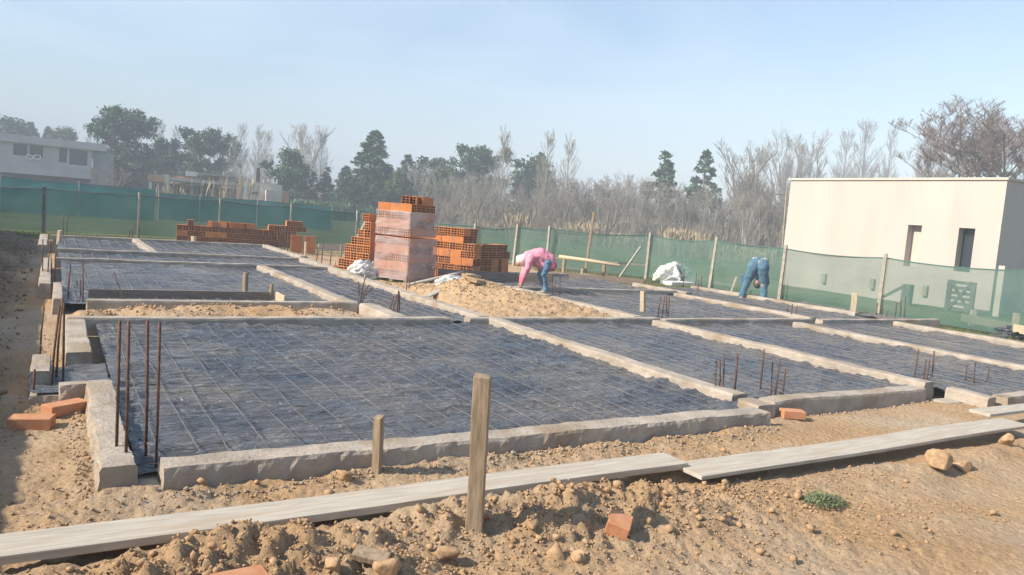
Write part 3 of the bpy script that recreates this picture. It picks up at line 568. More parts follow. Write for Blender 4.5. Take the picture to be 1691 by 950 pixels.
# ------------------------------------------------------------------ foreground bricks and offcuts
def ydark(px, py): return gp(px, py, 0.05)
def hollow_mesh(name, lx=0.33, ly=0.18, lz=0.18, nh=(3,3), cut=True):
    """hollow clay block lying on its side: cells run along x, grooves on the four flat sides; material 0 clay, 1 dark cells"""
    V = []; F = []; MI = []
    def quad(a, b, c, d, mi=0):
        n = len(V); V.extend([a,b,c,d]); F.append((n,n+1,n+2,n+3)); MI.append(mi)
    for sgn in (-1, 1):
        X = sgn*lx/2; XI = X-sgn*0.07; t = 0.012; ny, nz_ = nh; cy = (ly-t*(ny+1))/ny; cz = (lz-t*(nz_+1))/nz_
        ys = [-ly/2]; 
        for i in range(ny): ys += [ys[-1]+t, ys[-1]+t+cy]
        ys.append(ly/2); zs = [0.0]
        for i in range(nz_): zs += [zs[-1]+t, zs[-1]+t+cz]
        zs.append(lz)
        for i in range(len(ys)-1):
            for j in range(len(zs)-1):
                y0, y1, z0, z1 = ys[i], ys[i+1], zs[j], zs[j+1]
                o = lambda a, b, c, d, m=0: quad(a,b,c,d,m) if sgn > 0 else quad(d,c,b,a,m)
                if i % 2 == 1 and j % 2 == 1:
                    o((XI,y0,z0),(XI,y1,z0),(XI,y1,z1),(XI,y0,z1),1)
                    o((X,y0,z0),(X,y1,z0),(XI,y1,z0),(XI,y0,z0),1); o((XI,y0,z1),(XI,y1,z1),(X,y1,z1),(X,y0,z1),1)
                    o((X,y0,z1),(X,y0,z0),(XI,y0,z0),(XI,y0,z1),1); o((XI,y1,z1),(XI,y1,z0),(X,y1,z0),(X,y1,z1),1)
                else: o((X,y0,z0),(X,y1,z0),(X,y1,z1),(X,y0,z1))
    def groove(make, w, n=9):
        g = w/(2*n+1); us = [-w/2]
        for i in range(2*n+1): us.append(us[-1]+g)
        for i in range(2*n+1):
            h = 0.003 if i % 2 else 0.0; hn = 0.003 if (i+1) % 2 else 0.0
            make(us[i], us[i+1], h, h)
            if i < 2*n: make(us[i+1], us[i+1], h, hn)
    x = lx/2
    groove(lambda a,b,h,k: quad((-x,a,lz-h),(x,a,lz-h),(x,b,lz-k),(-x,b,lz-k)), ly)
    groove(lambda a,b,h,k: quad((-x,a,h),(-x,b,k),(x,b,k),(x,a,h)), ly)
    for s in (-1, 1):
        Y = s*ly/2
        def mk(a, b, h, k, s=s, Y=Y):
            q = [(-x,Y-s*h,a+lz/2),(x,Y-s*h,a+lz/2),(x,Y-s*k,b+lz/2),(-x,Y-s*k,b+lz/2)]
            quad(*(q if s < 0 else q[::-1]))
        groove(mk, lz)
    me = bpy.data.meshes.new(name); me.from_pydata(V, [], F); me.materials.append(mt['brick']); me.materials.append(mt['hole'])
    me.polygons.foreach_set('material_index', MI); me.update(); return me
HB = [hollow_mesh('hollow_brick'), hollow_mesh('hollow_brick_wide', ly=0.18, lz=0.18, nh=(2,3))]
GRB = 'hollow clay bricks stacked on site'
def hbrick(loc, rz, label, me=None, group=GRB, tilt=(0,0), scale=1):
    o = link(bpy.data.objects.new('hollow_brick', me or HB[0])); o.location = loc; o.rotation_euler = (tilt[0], tilt[1], rz); o.scale = (scale,)*3
    tag(o, label, 'brick', group); return o
def solidbrick(px, py, z, rz, dims, label, tilt=(0,0,0), m='brickold'):
    x, y = gpg(px, py); o = MB().box((0,0,dims[2]/2), dims).build('clay_brick', mt[m], loc=(x, y, gz(x, y)+z), bev=0.004); o.rotation_euler = (tilt[0], tilt[1], rz); tag(o, label, 'brick'); return o
solidbrick(52, 706, 0.0, -0.25, (0.25,0.14,0.075), 'orange brick lying half in shadow at the left edge')
solidbrick(108, 683, 0.0, 0.55, (0.27,0.13,0.075), 'orange brick lying against the front left beam block')
solidbrick(1308, 690, 0.0, -0.5, (0.2,0.12,0.07), 'orange brick lying beside the doorway starter bars')
solidbrick(1278, 678, 0.0, -0.2, (0.16,0.12,0.07), 'broken orange brick half behind the doorway starter bars')
solidbrick(1018, 880, 0.02, 0.75, (0.13,0.115,0.07), 'dusty half brick on the spoil right of the tall stake', (0.25,-0.2,0))
o = solidbrick(395, 985, 0.02, 0.15, (0.20,0.12,0.06), 'pinkish brick piece cut by the bottom edge of the picture', (0.1,0.05,0))
x, y = gpg(612, 938); o = MB().box((0,0,0.02), (0.15,0.065,0.03)).build('wood_offcut', mt['wood'], loc=(x,y,gz(x,y)+0.02), bev=0.003); o.rotation_euler = (0.3,0.1,-0.7); tag(o, 'grey wood offcut among the clods at the bottom edge', 'wood offcut')
# ------------------------------------------------------------------ brick piles
jr = random.Random(3)
def pile(origin, yaw, rows, fn, name, group):
    """stack in local frame: u to the right along the front, v away; rows is a list of courses, each a list of (u, v, turn)"""
    c, s = math.cos(yaw), math.sin(yaw)
    for k, row in enumerate(rows):
        for i, (u, v, turn) in enumerate(row):
            u += jr.uniform(-.006, .006); v += jr.uniform(-.012, .012)
            rz = yaw+(math.pi/2 if turn == 0 else 0)+jr.uniform(-.03, .03)
            hbrick((origin[0]+c*u-s*v, origin[1]+s*u+c*v, origin[2]+k*0.182), rz, fn(k, i), HB[0] if jr.random() < .6 else HB[1], group)
# low long pile before the back net; turn 0: cells face the viewer, 1: long side faces the viewer
ox, oy = gp(291, 399, 0.0); rows = []
for k in range(3):
    row = []; u = 0.09
    while u < 3.9:
        if (k == 1 and (u < 0.4 or 0.9 < u < 1.6)): row.append((u+0.075, 0.09, 1)); u += 0.335
        else: row.append((u, 0.165, 0)); u += 0.183
    rows.append(row)
rows.append([(0.42,0.1,0)]+[(3.0+0.183*i, 0.165, 0) for i in range(7)])
rows.append([(3.6+0.183*i, 0.165, 0) for i in range(3)])
rows.append([])
pile((ox, oy, 0.02), -0.10, rows, lambda k, i: 'brick in the long low pile, %s course up, %s from left' % (ORD[k], ORD[i]), 'low', 'bricks of the long low pile')
for i, (u, rz) in enumerate([(1.15,0.5),(1.42,-0.4),(1.75,0.3),(2.05,1.2),(2.3,0.2)]):
    hbrick((ox+u, oy-0.1*u+0.12, 0.02+3*0.182), rz, '%s of the loose bricks lying on top of the long low pile' % ORD[i], HB[0], 'loose bricks on the long low pile')
x, y = gp(512, 420, 0)
for k in range(3): hbrick((x, y+.1, 0.02+k*0.182), -0.1+0.03*k, 'brick in the small dark stack at the right end, %s up' % ORD[k], HB[1], 'small stack at the end of the low pile')
for k in range(3): hbrick((x-0.36, y+.35, 0.02+k*0.182), -0.1-0.03*k, 'brick in the stack behind the white topped stake, %s up' % ORD[k], HB[0], 'small stack at the end of the low pile')
# wrapped tower
YAW = math.radians(30); tx, ty = gp(672, 470, 0.0)      # near vertical edge of the tower
def local(o, yaw, u, v): return (o[0]+math.cos(yaw)*u-math.sin(yaw)*v, o[1]+math.sin(yaw)*u+math.cos(yaw)*v)
# local axes: u along the dark face (right), v along the lit face (away left)
palz = 0.12
def pallet(o, yaw, lu, lv, z, label):
    t = thing('wooden_pallet', label, 'pallet', (o[0], o[1], z), yaw)
    for i in range(3):
        MB().box((lu/2, 0.05+i*(lv-0.1)/2, 0.045), (lu, 0.09, 0.07)).build('bearer', mt['wood'], t)
    for i in range(6): MB().box((0.05+i*(lu-0.1)/5, lv/2, 0.092), (0.09, lv, 0.02)).build('deck_board', mt['wood'], t)
LU, LV = 1.0, 0.92
def tower(z, n, u0, v0, which):
    for k in range(n):
        i = 0
        for a in range(5):
            for b in range(5):
                # faces seen: u small edge (v-face lit) and v small (dark)
                pass
        # lit face (u=0): cells or sides alternate; dark face (v=0)
        if k % 2 == 0:
            cells = [(0.165, 0.09+0.183*j, 1) for j in range(5)]+[(0.165+0.335*j, 0.09, 1) for j in (1,2)]
        else:
            cells = [(0.09, 0.165+0.335*j*0.9, 0) for j in range(3)]+[(0.09+0.183*j, 0.165, 0) for j in range(1,5)]
        if k == n-1: cells += [(0.5+0.335*j, 0.27+0.183*q, 1) for j in (0,1) for q in range(4)] if k % 2 == 0 else []
        for (u, v, turn) in cells:
            p = local((tx, ty), YAW, u0+u, v0+v); rz = YAW+(math.pi/2 if turn == 0 else 0)+jr.uniform(-.015,.015)
            hbrick((p[0], p[1], z+k*0.182), rz, 'film wrapped brick in tower %s half, %s course, %s from near corner' % (which, ORD[k], ORD[i]), HB[0], 'bricks of the wrapped tower'); i += 1
pallet(local((tx,ty),YAW,0,0), YAW, LU, LV, 0, 'flat wooden pallet under the wrapped brick tower')
tower(0.11, 5, 0.0, 0.0, 'lower'); tower(0.11+5*0.182+0.03, 4, 0.02, 0.03, 'upper')
topz = 0.11+9*0.182+0.03
for i, (u, v, r) in enumerate([(0.6,0.35,0.2),(0.45,0.5,0.5),(0.75,0.2,-0.2)]):
    p = local((tx,ty),YAW,u,v); hbrick((p[0],p[1],topz), YAW+r, '%s loose brick on top of the wrapped tower' % ORD[i], HB[1], 'loose bricks on the wrapped tower')
# film wraps
def film(z0, z1, u0, v0, label, seed):
    lu, lv = LU+0.03, LV+0.03; n = 60; rows_ = 26; per = []
    for i in range(n):
        t = i/n*4
        per.append([(u0-0.015+lu*t, v0-0.015) if t < 1 else (u0-0.015+lu, v0-0.015+lv*(t-1)) if t < 2 else (u0-0.015+lu*(3-t), v0-0.015+lv) if t < 3 else (u0-0.015, v0-0.015+lv*(4-t))][0])
    V = []; F = []
    for j in range(rows_+1):
        z = z0+(z1-z0)*j/rows_
        for i, (u, v) in enumerate(per):
            dn = 0.012*float(fbm(i*0.35+seed, j*0.5, 3))+0.012
            cu, cv = u0+lu/2, v0+lv/2; du, dv = u-cu, v-cv; q = 1+dn/0.5
            p = local((tx,ty), YAW, cu+du*q, cv+dv*q); V.append((p[0], p[1], z+0.03*float(fbm(i*0.2+seed, j*0.1, 2))*(1 if j in (0, rows_) else 0)))
    for j in range(rows_):
        for i in range(n): F.append((j*n+i, j*n+(i+1)%n, (j+1)*n+(i+1)%n, (j+1)*n+i))
    o = MB().add(V, F).build('stretch_film', mt['film'], smooth=True); tag(o, label, 'plastic wrap')
film(0.08, 0.11+5*0.182-0.0, 0, 0, 'milky stretch film round the lower half of the brick tower', 1)
film(0.11+5*0.182+0.04, topz-0.17, 0.02, 0.03, 'milky stretch film round the upper half of the brick tower', 5)
# right pile
rx, ry = gp(779, 466, 0.0); RG = 'bricks of the right hand pile'
def put(O, u, v, k, turn, lab, grp, z0=0.02, me=None):
    p = local(O, YAW, u+jr.uniform(-.01,.01), v+jr.uniform(-.01,.01)); hbrick((p[0], p[1], z0+k*0.182), YAW+(math.pi/2 if turn == 0 else 0)+jr.uniform(-.02,.02), lab, me or (HB[0] if jr.random() < .5 else HB[1]), grp)
# lit face runs along v (turn 1: cells on lit face; turn 0: long side on lit face)
for k in range(7):
    v = 0.0; i = 0; vmax = 1.5; v = 0.0 if k < 5 else 0.35
    while v < vmax:
        if (k in (3,5) and v > 0.3) or (k in (2,) and v < 0.5): put((rx,ry), 0.09+(0.03 if k==5 else -0.02), v+0.165, k, 0, 'side laid brick in lit face of right pile, %s course, %s from front' % (ORD[k], ORD[i]), RG); v += 0.336
        else: put((rx,ry), 0.165, v+0.09, k, 1, 'open celled brick in lit face of right pile, %s course, %s from front' % (ORD[k], ORD[i]), RG); v += 0.184
        i += 1
for k in range(5):
    n = 9 if k < 3 else (8 if k == 3 else 7); u = 0.36
    for i in range(n):
        if k in (1,2) and i in (3,4,5) and i != 4: put((rx,ry), u+0.165, 0.09, k, 1, 'side laid brick in dark face of right pile, %s course, %s from left' % (ORD[k], ORD[i]), RG); u += 0.336
        else: put((rx,ry), u+0.09, 0.165, k, 0, 'open celled brick in dark face of right pile, %s course, %s from left' % (ORD[k], ORD[i]), RG); u += 0.184
        if u > 1.75: break
for k in (5,6):
    for i in range(2): put((rx,ry), 0.43+0.184*i, 0.55, k, 0, 'upper %s course brick at the %s behind right pile lit face' % (ORD[k], ('left','right')[i]), RG)
# stack left of the tower, stepped down to the left
lx_, ly_ = gp(607, 460, 0.0)
for k in range(7):
    i = 0; v0 = 0.0; vm = [0.95,0.9,0.72,0.6,0.4,0.3,0.18][k]; v = 0.0
    while v < vm: put((lx_,ly_), 0.165, v+0.09, k, 1, 'lit brick of stepped stack left of tower, %s course, %s from front' % (ORD[k], ORD[i]), 'bricks of the stepped stack'); v += 0.184; i += 1
    for j in range(3): put((lx_,ly_), 0.43+0.184*j, 0.165, k, 0, 'shaded brick of stepped stack left of tower, %s course, %s from left' % (ORD[k], ORD[j]), 'bricks of the stepped stack')
p = (lx_+0.15, ly_+0.5)
for i in range(2): hbrick((p[0]+.1*i, p[1]+.2*i, 0.02+7*.182), YAW+.1+.5*i, '%s brick on top of the stepped stack' % ('front','rear')[i], HB[0], 'bricks of the stepped stack')
for i, (px, py, z, r, tl) in enumerate([(688,462,0,0.4,0),(693,452,0.18,1.2,0.2),(700,459,0,2.2,0.5),(683,455,0,1.0,0),(694,440,0.34,0.2,0.7),(706,455,0.1,0.9,0.6)]):
    x, y = gp(px, py, 0); hbrick((x, y, 0.03+z), r, '%s of the tumbled bricks between tower and right pile' % ORD[i], HB[i%2], 'tumbled bricks between tower and pile', (tl,0))
# poles leaning on the stepped stack
P = ydepth(572,425,17.6); Q = ydepth(607,361,18.2)
MB().tube([P,Q], 0.03, 4, sq=.785).build('leaning_batten', mt['postgrey']); tag(bpy.data.objects['leaning_batten'], 'thin batten leaning against the stepped brick stack', 'batten')
# ------------------------------------------------------------------ spoil heap between the rooms
def heap_h(X, Y):
    z = 0.40*np.exp(-(((X-6.65)/0.72)**2+((Y-12.3)/1.15)**2))+0.20*np.exp(-(((X-7.2)/0.8)**2+((Y-11.0)/0.8)**2))+0.10*np.exp(-(((X-7.6)/0.6)**2+((Y-10.3)/0.6)**2))
    e = sstep(5.45, 5.9, X)*(1-sstep(8.0, 8.3, X))*sstep(9.55, 9.9, Y)*(1-sstep(15.2, 16.0, Y))
    return (z+0.09)*e+e*(0.06*fbm(X*2.5, Y*2.5, 4, 0.6)+0.03*fbm(X*9, Y*9, 3, 0.6))
hx = np.linspace(5.45, 8.28, 95); hy = np.linspace(9.55, 16.0, 170); HX, HY = np.meshgrid(hx, hy); HZ = heap_h(HX, HY)-0.02+ground_h(HX, HY)
tag(mobj('spoil_heap', npmesh('spoil_heap', np.stack([HX.ravel(),HY.ravel(),HZ.ravel()],1), grid_faces(len(hx),len(hy)), True), mt['spoil']), 'heap of dry brown earth between the corridor and the worker in pink', 'earth heap')
PH = pts_in(2600, lambda r: (lambda x, y: (x, y, min(1, max(0.0, float(heap_h(np.array([x]), np.array([y]))[0])*2.2))))(r.uniform(5.5,8.2), r.uniform(9.7,15.8)))
SH = 0.008+0.022*rs.rand(len(PH))**2.5; ZH = heap_h(*np.array(PH).T)+ground_h(*np.array(PH).T)-0.02
scatter('heap_clods', PH, SH, mt['spoil'], 'clods of earth covering the spoil heap', ZH, 8)
def hh(x, y): return float(heap_h(np.array([x]), np.array([y]))[0])
for i, (px, py, r, dx) in enumerate([(789,468,0.6,.33),(782,476,0.7,.4),(772,484,0.65,.38),(779,488,0.6,.42),(797,474,0.5,.3)]):
    x, y = ydepth(px, py, 11.9+0.2*i)[:2]; z = max(ydepth(px, py, 11.9+0.2*i)[2], hh(x,y)+0.02); o = MB().box((0,0,0), (dx,0.13,0.07)).build('broken_tile', mt['spoil'], loc=(x,y,z), bev=.005); o.rotation_euler = (0.15,0.12,r); tag(o, 'broken clay slab on the crest of the spoil heap, %s from the top' % ORD[i], 'slab', 'broken slabs on the heap')
A = ydepth(705,489,12.0); B = ydepth(778,452,14.0); board(A, B, 0.12, 0.03, 'weathered_board', 'grey board sloping up the left side of the spoil heap', 'plank')
A = ydepth(672,470,14.0); B = ydepth(763,448,15.6); board(A, B, 0.10, 0.03, 'narrow_board', 'longer narrow board lying behind the spoil heap', 'plank')
# plastic sacks
def crumple(name, c, r, m, label, seed, cat='plastic sheet', sub=5, amp=0.42):
    V, F = ico(sub, seed, 0.10, False); V = V/np.array([1,0.85,0.72]); n = V/np.linalg.norm(V, axis=1)[:,None]
    k = 1+amp*(1-2.4*np.abs(fbm(n[:,0]*1.7+seed, n[:,1]*1.7+n[:,2]*2.9, 5, 0.5)))-amp*0.8; V = n*k[:,None]; V[:,2] = np.clip(V[:,2], -0.15, 9)
    o = mobj(name, npmesh(name, V*np.array(r), F, False), m, loc=c); tag(o, label, cat); return o
x, y = gp(601,461); crumple('plastic_bundle', (x,y,0.02), (0.42,0.3,0.42), mt['bagwhite'], 'crumpled white plastic heap before the stepped brick stack', 3)
x, y = gp(1113,468); crumple('plastic_heap', (x,y,0.05), (0.75,0.5,0.62), mt['bagwhite'], 'tall crumpled white plastic heap by the right net', 9)
x, y = gp(1113,470); MB().box((0,0,0.06),(1.0,0.5,0.12)).build('white_sack', mt['white'], loc=(x-0.1,y-0.3,0)); tag(bpy.data.objects['white_sack'], 'flat white sack under the tall plastic heap', 'sack')
x, y, z = ydepth(748,466,14.2); crumple('torn_sack', (x,y,max(z-.1,.05)), (0.42,0.3,0.24), mt['bagwhite'], 'torn white sack behind the sloping board on the heap', 15)
x, y = gp(1680,557); crumple('black_tarpaulin', (x,y,0.0), (0.75,0.4,0.26), mt['bagblack'], 'dark blue plastic tarpaulin bundled at the right edge', 21)
# brush of dry twigs before the pallet
r_ = random.Random(4); mb = MB(); bx, by = gp(680,466)
for i in range(46):
    a = r_.uniform(0,6.28); l = r_.uniform(.4,1.0); p0 = Vector((r_.uniform(-.25,.25),r_.uniform(-.2,.2),0.03)); p1 = p0+Vector((math.cos(a)*.3,math.sin(a)*.3,r_.uniform(.1,.5)))*l; p2 = p1+Vector((math.cos(a+.5)*.3,math.sin(a+.5)*.3,r_.uniform(-.05,.35)))*l
    mb.tube([p0,p1,p2], 0.009, 3, 0.004)
mb.build('dry_branches', mt['twigpale'], loc=(bx,by,0)); tag(bpy.data.objects['dry_branches'], 'tangle of dry branches before the wrapped brick tower', 'branches')
# green weed on the right
r_ = random.Random(9); V = []; F = []
for i in range(900):
    a = r_.uniform(0, 6.28); rr = r_.random()**0.7; cx = 0.15*rr*math.cos(a); cy = 0.12*rr*math.sin(a); t = r_.uniform(0, 6.28); l = r_.uniform(.012,.03); h = r_.uniform(0.0,.045)*(1-rr*.5); w = 0.0035
    d = Vector((math.cos(t), math.sin(t), r_.uniform(.1,.9))).normalized()*l; s = Vector((-math.sin(t), math.cos(t), 0))*w; p = Vector((cx,cy,h)); n = len(V)
    V += [p-s, p+s, p+d*0.6+s*1.3, p+d]; F.append((n,n+1,n+2,n+3))
x, y = gpg(1360,828); MB().add(V, F).build('green_weed', mt['weed'], loc=(x,y,gz(x,y))); tag(bpy.data.objects['green_weed'], 'small green weed growing in the bare ground at right', 'weed')
# ------------------------------------------------------------------ net fences
def netfence(pts, tops, m, label, name='net_fence', sub=14, sag=0.06, posts=True, pm='postgrey', pw=0.05, lean=None, bottom=0.05, poff=(0.02,-0.05)):
    t = thing(name, label, 'fence', (pts[0][0], pts[0][1], 0)); ox, oy = pts[0]; V = []; n = 0; rowsN = 8; cols = []
    for i in range(len(pts)-1):
        for k in range(sub+(1 if i == len(pts)-2 else 0)):
            f = k/sub; x = pts[i][0]+(pts[i+1][0]-pts[i][0])*f; y = pts[i][1]+(pts[i+1][1]-pts[i][1])*f
            h = tops[i]+(tops[i+1]-tops[i])*f-sag*4*f*(1-f)*(0.7+0.6*random.random()*0+0.3*math.sin(i*2.1)); cols.append((x, y, h))
    for ci, (x, y, h) in enumerate(cols):
        for r in range(rowsN+1):
            g = r/rowsN; z = bottom+(h-bottom)*g; off = 0.09*float(fbm(x*1.1+y*1.1, z*0.7, 4))
            V.append((x-ox+off, y-oy+off, z))
    nc = len(cols); F = [(c*(rowsN+1)+r, (c+1)*(rowsN+1)+r, (c+1)*(rowsN+1)+r+1, c*(rowsN+1)+r+1) for c in range(nc-1) for r in range(rowsN)]
    MB().add(V, F).build('net', mt[m], t, True)
    # folded hem along the top
    mb = MB(); 
    for c in range(nc-1):
        a, b = cols[c], cols[c+1]; mb.tube([(a[0]-ox, a[1]-oy, a[2]), (b[0]-ox, b[1]-oy, b[2])], 0.016, 4)
    mb.build('hem', mt['postdark' if m != 'net' else 'hem'], t)
    if posts:
        for i, (x, y) in enumerate(pts):
            l = 0.0 if lean is None else lean[i]; h = tops[i]+0.1
            MB().tube([(x-ox+poff[0], y-oy+poff[1], -0.1), (x-ox+poff[0]+l, y-oy+poff[1], h)], pw, 4, pw*0.85, sq=0.785+0.3).build('post', mt[pm], t)
    return t
mt['hem'] = mat('net hem', (0.06,0.14,0.12))
def topz_at(x, y, py): return hat(x, y, py)
L_ = [(-7.5,28.5),(-3.6,28.6),(-0.27,28.6),(2.45,28.85),(5.05,28.85),(7.6,28.95),(10.25,29.0)]
TL = [1.45,1.4,hat(-0.27,28.6,312),hat(2.45,28.85,322),hat(5.05,28.85,331),hat(7.6,28.95,341),hat(10.25,29.0,352)]
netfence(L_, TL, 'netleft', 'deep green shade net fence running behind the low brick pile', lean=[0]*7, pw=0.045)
Rr = [(10.3,28.95),(12.85,23.95),(13.95,22.9),(14.55,21.7),(16.75,19.1),(16.8,16.3),(16.8,13.75),(16.85,10.9),(17.0,7.55),(17.0,4.5)]
TR = [hat(*Rr[0],352),hat(*Rr[1],374),hat(*Rr[2],375),hat(*Rr[3],378),hat(*Rr[4],389),hat(*Rr[5],397),hat(*Rr[6],411),hat(*Rr[7],426),hat(*Rr[8],447),1.5]
netfence(Rr, TR, 'net', 'pale green shade net fence running along the right side of the plot', lean=[0,0.05,.06,0,0.02,0.1,0.05,0.03,0.06,0], pw=0.058, sag=0.09, poff=(-0.09,-0.03))
P_ = [rng(px, d) for px, d in ((-150,44),(0,43),(130,43),(258,43))]
netfence(P_, [1.75,1.70,1.66,1.64], 'netteal', 'bright teal shade net fence on the neighbouring plot at left', sag=0.03, posts=True, pw=0.035)
P_ = [rng(px, d) for px, d in ((262,46),(330,46),(425,46),(548,47))]
netfence(P_, [1.5,1.5,1.5,1.45], 'netteal', 'farther teal shade net fence before the unfinished brick house', sag=0.03, posts=True, pw=0.03)
# fence corner post at far left is thicker and dark
o = MB().box((0,0,0.72),(0.10,0.10,1.5)).build('corner_post', mt['postdark'], loc=(-0.27,28.35,0)); tag(o, 'thick dark post standing before the back net at far left', 'post')
# unseen wall added out of frame at left to cast the shade on the bank
o = thing('shade_wall', 'unseen wall added to shade the left edge of the plot', 'shade wall', (-2.15,-1,0))
MB().box((0,14,0.75),(0.06,30,1.5)).build('panel', mt['plankbrown'], o)
for i in range(13): MB().box((-0.08,i*2.4,0.72),(0.08,0.08,1.55)).build('post', mt['wood'], o)
# ------------------------------------------------------------------ house at right
def bx(x0, x1, y0, y1, z0, z1): return MB().box(((x0+x1)/2,(y0+y1)/2,(z0+z1)/2), (x1-x0, y1-y0, z1-z0))
FX = 22.7; Y0, Y1 = 11.36, 18.68; HT = 3.78
hs = thing('cream_house', 'low cream rendered flat roofed house behind the right net', 'house', (FX, Y0, 0))
def fyz(px, py):
    p = onplane(px, py, (FX,0,0), Vector((1,0,0))); return p.y, p.z
wins = []
for (xa, ya, xb, yb) in ((1500,372,1523,441),(1584,377,1611,450)):
    a = fyz(xa, ya); b = fyz(xb, ya); c = fyz((xa+xb)/2, yb); wins.append((b[0], a[0], c[1], (a[1]+b[1])/2))
wins.sort()
def facade_with_holes(x, y0, y1, z0, z1, holes, th, parent, m):
    ys = sorted({y0, y1, *[h[0] for h in holes], *[h[1] for h in holes]}); mb = MB(); e = 0
    for i in range(len(ys)-1):
        a, b = ys[i], ys[i+1]; hh_ = [h for h in holes if h[0] <= a+1e-6 and h[1] >= b-1e-6]; segs = [(z0, z1)] if not hh_ else [(z0, hh_[0][2]), (hh_[0][3], z1)]
        for s in segs: mb.box((x+th/2-FX, (a+b)/2-Y0, (s[0]+s[1])/2), (th, b-a, s[1]-s[0]))
    return mb.build('front_wall', m, parent)
facade_with_holes(FX, Y0, Y1, -0.2, HT, wins, 0.30, hs, mt['render'])
def hb_(x0,x1,y0,y1,z0,z1,name,m,par=None): return bx(x0-FX,x1-FX,y0-Y0,y1-Y0,z0,z1).build(name, m, par or hs)
hb_(FX+0.30, FX+9, Y0, Y0+0.22, -0.2, HT, 'side_wall', mt['render']); hb_(FX+0.30, FX+9, Y1-0.22, Y1, -0.2, HT, 'rear_wall', mt['render'])
hb_(FX+8.8, FX+9, Y0+0.22, Y1-0.22, -0.2, HT, 'back_wall', mt['render']); hb_(FX+0.30, FX+8.8, Y0+0.22, Y1-0.22, HT-0.5, HT-0.3, 'roof', mt['coping'])
for (x0,x1,y0,y1) in ((FX-0.05,FX+0.3,Y0-0.05,Y1+0.05),(FX+0.3,FX+9.05,Y0-0.05,Y0+0.3),(FX+0.3,FX+9.05,Y1-0.3,Y1+0.05)): hb_(x0,x1,y0,y1,HT,HT+0.07,'parapet_coping', mt['coping'])
for wi, w in enumerate(wins):
    f = hb_(FX+0.27,FX+0.299,w[0],w[1],w[2],w[3],'window', mt['coping' if wi == 1 else 'glass'])
    bx(FX+0.23-FX,FX+0.265-FX,w[0]-Y0,w[0]-Y0+.04,w[2],w[3]).build('frame', mt['postdark'], f)
for (px, py) in ((1362,460),(1442,469),(1529,480)):
    a = fyz(px, py); hb_(FX-0.09,FX-0.001,a[0]-0.07,a[0]+0.07,a[1]-0.16,a[1]+0.16,'wall_lamp', mt['postgrey'])
for z in (3.0,2.6): pass
a = fyz(1300,322); MB().tube([(0,Y1-Y0+0.05,1.2),(-0.02,Y1-Y0+0.14,3.5)],0.025,6).build('downpipe', mt['postgrey'], hs)
MB().tube([(0,Y1-Y0+0.1,3.25),(-0.1,Y1-Y0+0.55,3.28)],0.02,6).build('bracket', mt['postdark'], hs)
# wooden gate with a cross pattern on the neighbour's lawn
gpos = Vector((21.6,0,0)); 
def gpl(px, py): p = onplane(px, py, (21.6,0,0), Vector((1,0,0))); return p.y, p.z
a = gpl(1566,462); b = gpl(1613,466); c = gpl(1567,512); Gt = thing('lattice_gate', 'dark wooden gate with crossed slats behind the right net', 'gate', (21.6, b[0], 0)); gw = a[0]-b[0]; gh = a[1]; g0 = max(0.05,c[1])
for (u0,u1) in ((0,0.12),(gw-0.12,gw)): MB().box((0,(u0+u1)/2,(g0+gh)/2),(0.06,u1-u0,gh-g0)).build('stile', mt['postdark'], Gt)
for k in range(6):
    z = g0+0.05+(gh-g0-0.1)*k/5; MB().box((0.01,gw/2,z),(0.04,gw-0.25,0.09)).build('slat', mt['postdark'], Gt)
for s in (0,1):
    MB().tube([(-0.03,0.1,g0 if s else gh),(-0.03,gw-0.1,gh if s else g0)],0.045,4,sq=.785).build('cross_brace', mt['postdark'], Gt)
a = gpl(1500,470); b = gpl(1478,497); pt = thing('braced_post', 'dark post with a diagonal brace behind the right net', 'post', (21.6, a[0], 0))
MB().box((0,0,a[1]/2),(0.2,0.25,a[1])).build('post', mt['postdark'], pt); MB().tube([(0,0.1,a[1]-0.05),(0,0.75,0.15)],0.05,4,sq=.785).build('brace', mt['postdark'], pt)
P = gpl(1628,480); MB().box((0,0,0.7),(0.1,0.16,1.4)).build('white_pillar', mt['coping'], loc=(22.3,P[0],0)); tag(bpy.data.objects['white_pillar'], 'slim white pillar right of the lattice gate', 'pillar')
# ------------------------------------------------------------------ two storey grey house, far left
HD = 86.0
c0 = rng(80, HD); ang = math.atan2(c0[1], c0[0])+0.10; nrm = Vector((math.cos(ang), math.sin(ang), 0)); P0 = Vector((c0[0], c0[1], 0)); right = Vector((nrm.y, -nrm.x, 0))
gh_ = thing('grey_house', 'two storey unfinished grey concrete house beyond the left net', 'house', (c0[0], c0[1], 0), math.atan2(right.y, right.x))
def fl(px, py):
    p = onplane(px, py, P0, nrm); return (p-P0).dot(right), p.z
def part(x0, x1, y0, y1, z0, z1, name, m, par=None): return bx(x0,x1,y0,y1,z0,z1).build(name, m, par or gh_)
uL = fl(-60,230)[0]; uR = fl(152,245)[0]; zt = fl(80,229)[1]; zr = fl(80,241)[1]; zs0 = fl(80,275)[1]; zs1 = fl(80,281)[1]
holes = []
for (xa, ya, xb, yb) in ((22,236,45,259),(49,239,71,262),(98,244,110,270),(115,246,144,275)):
    a = fl(xa, ya); b = fl(xb, yb); holes.append((a[0], b[0], b[1]+0.05, a[1]-0.05))
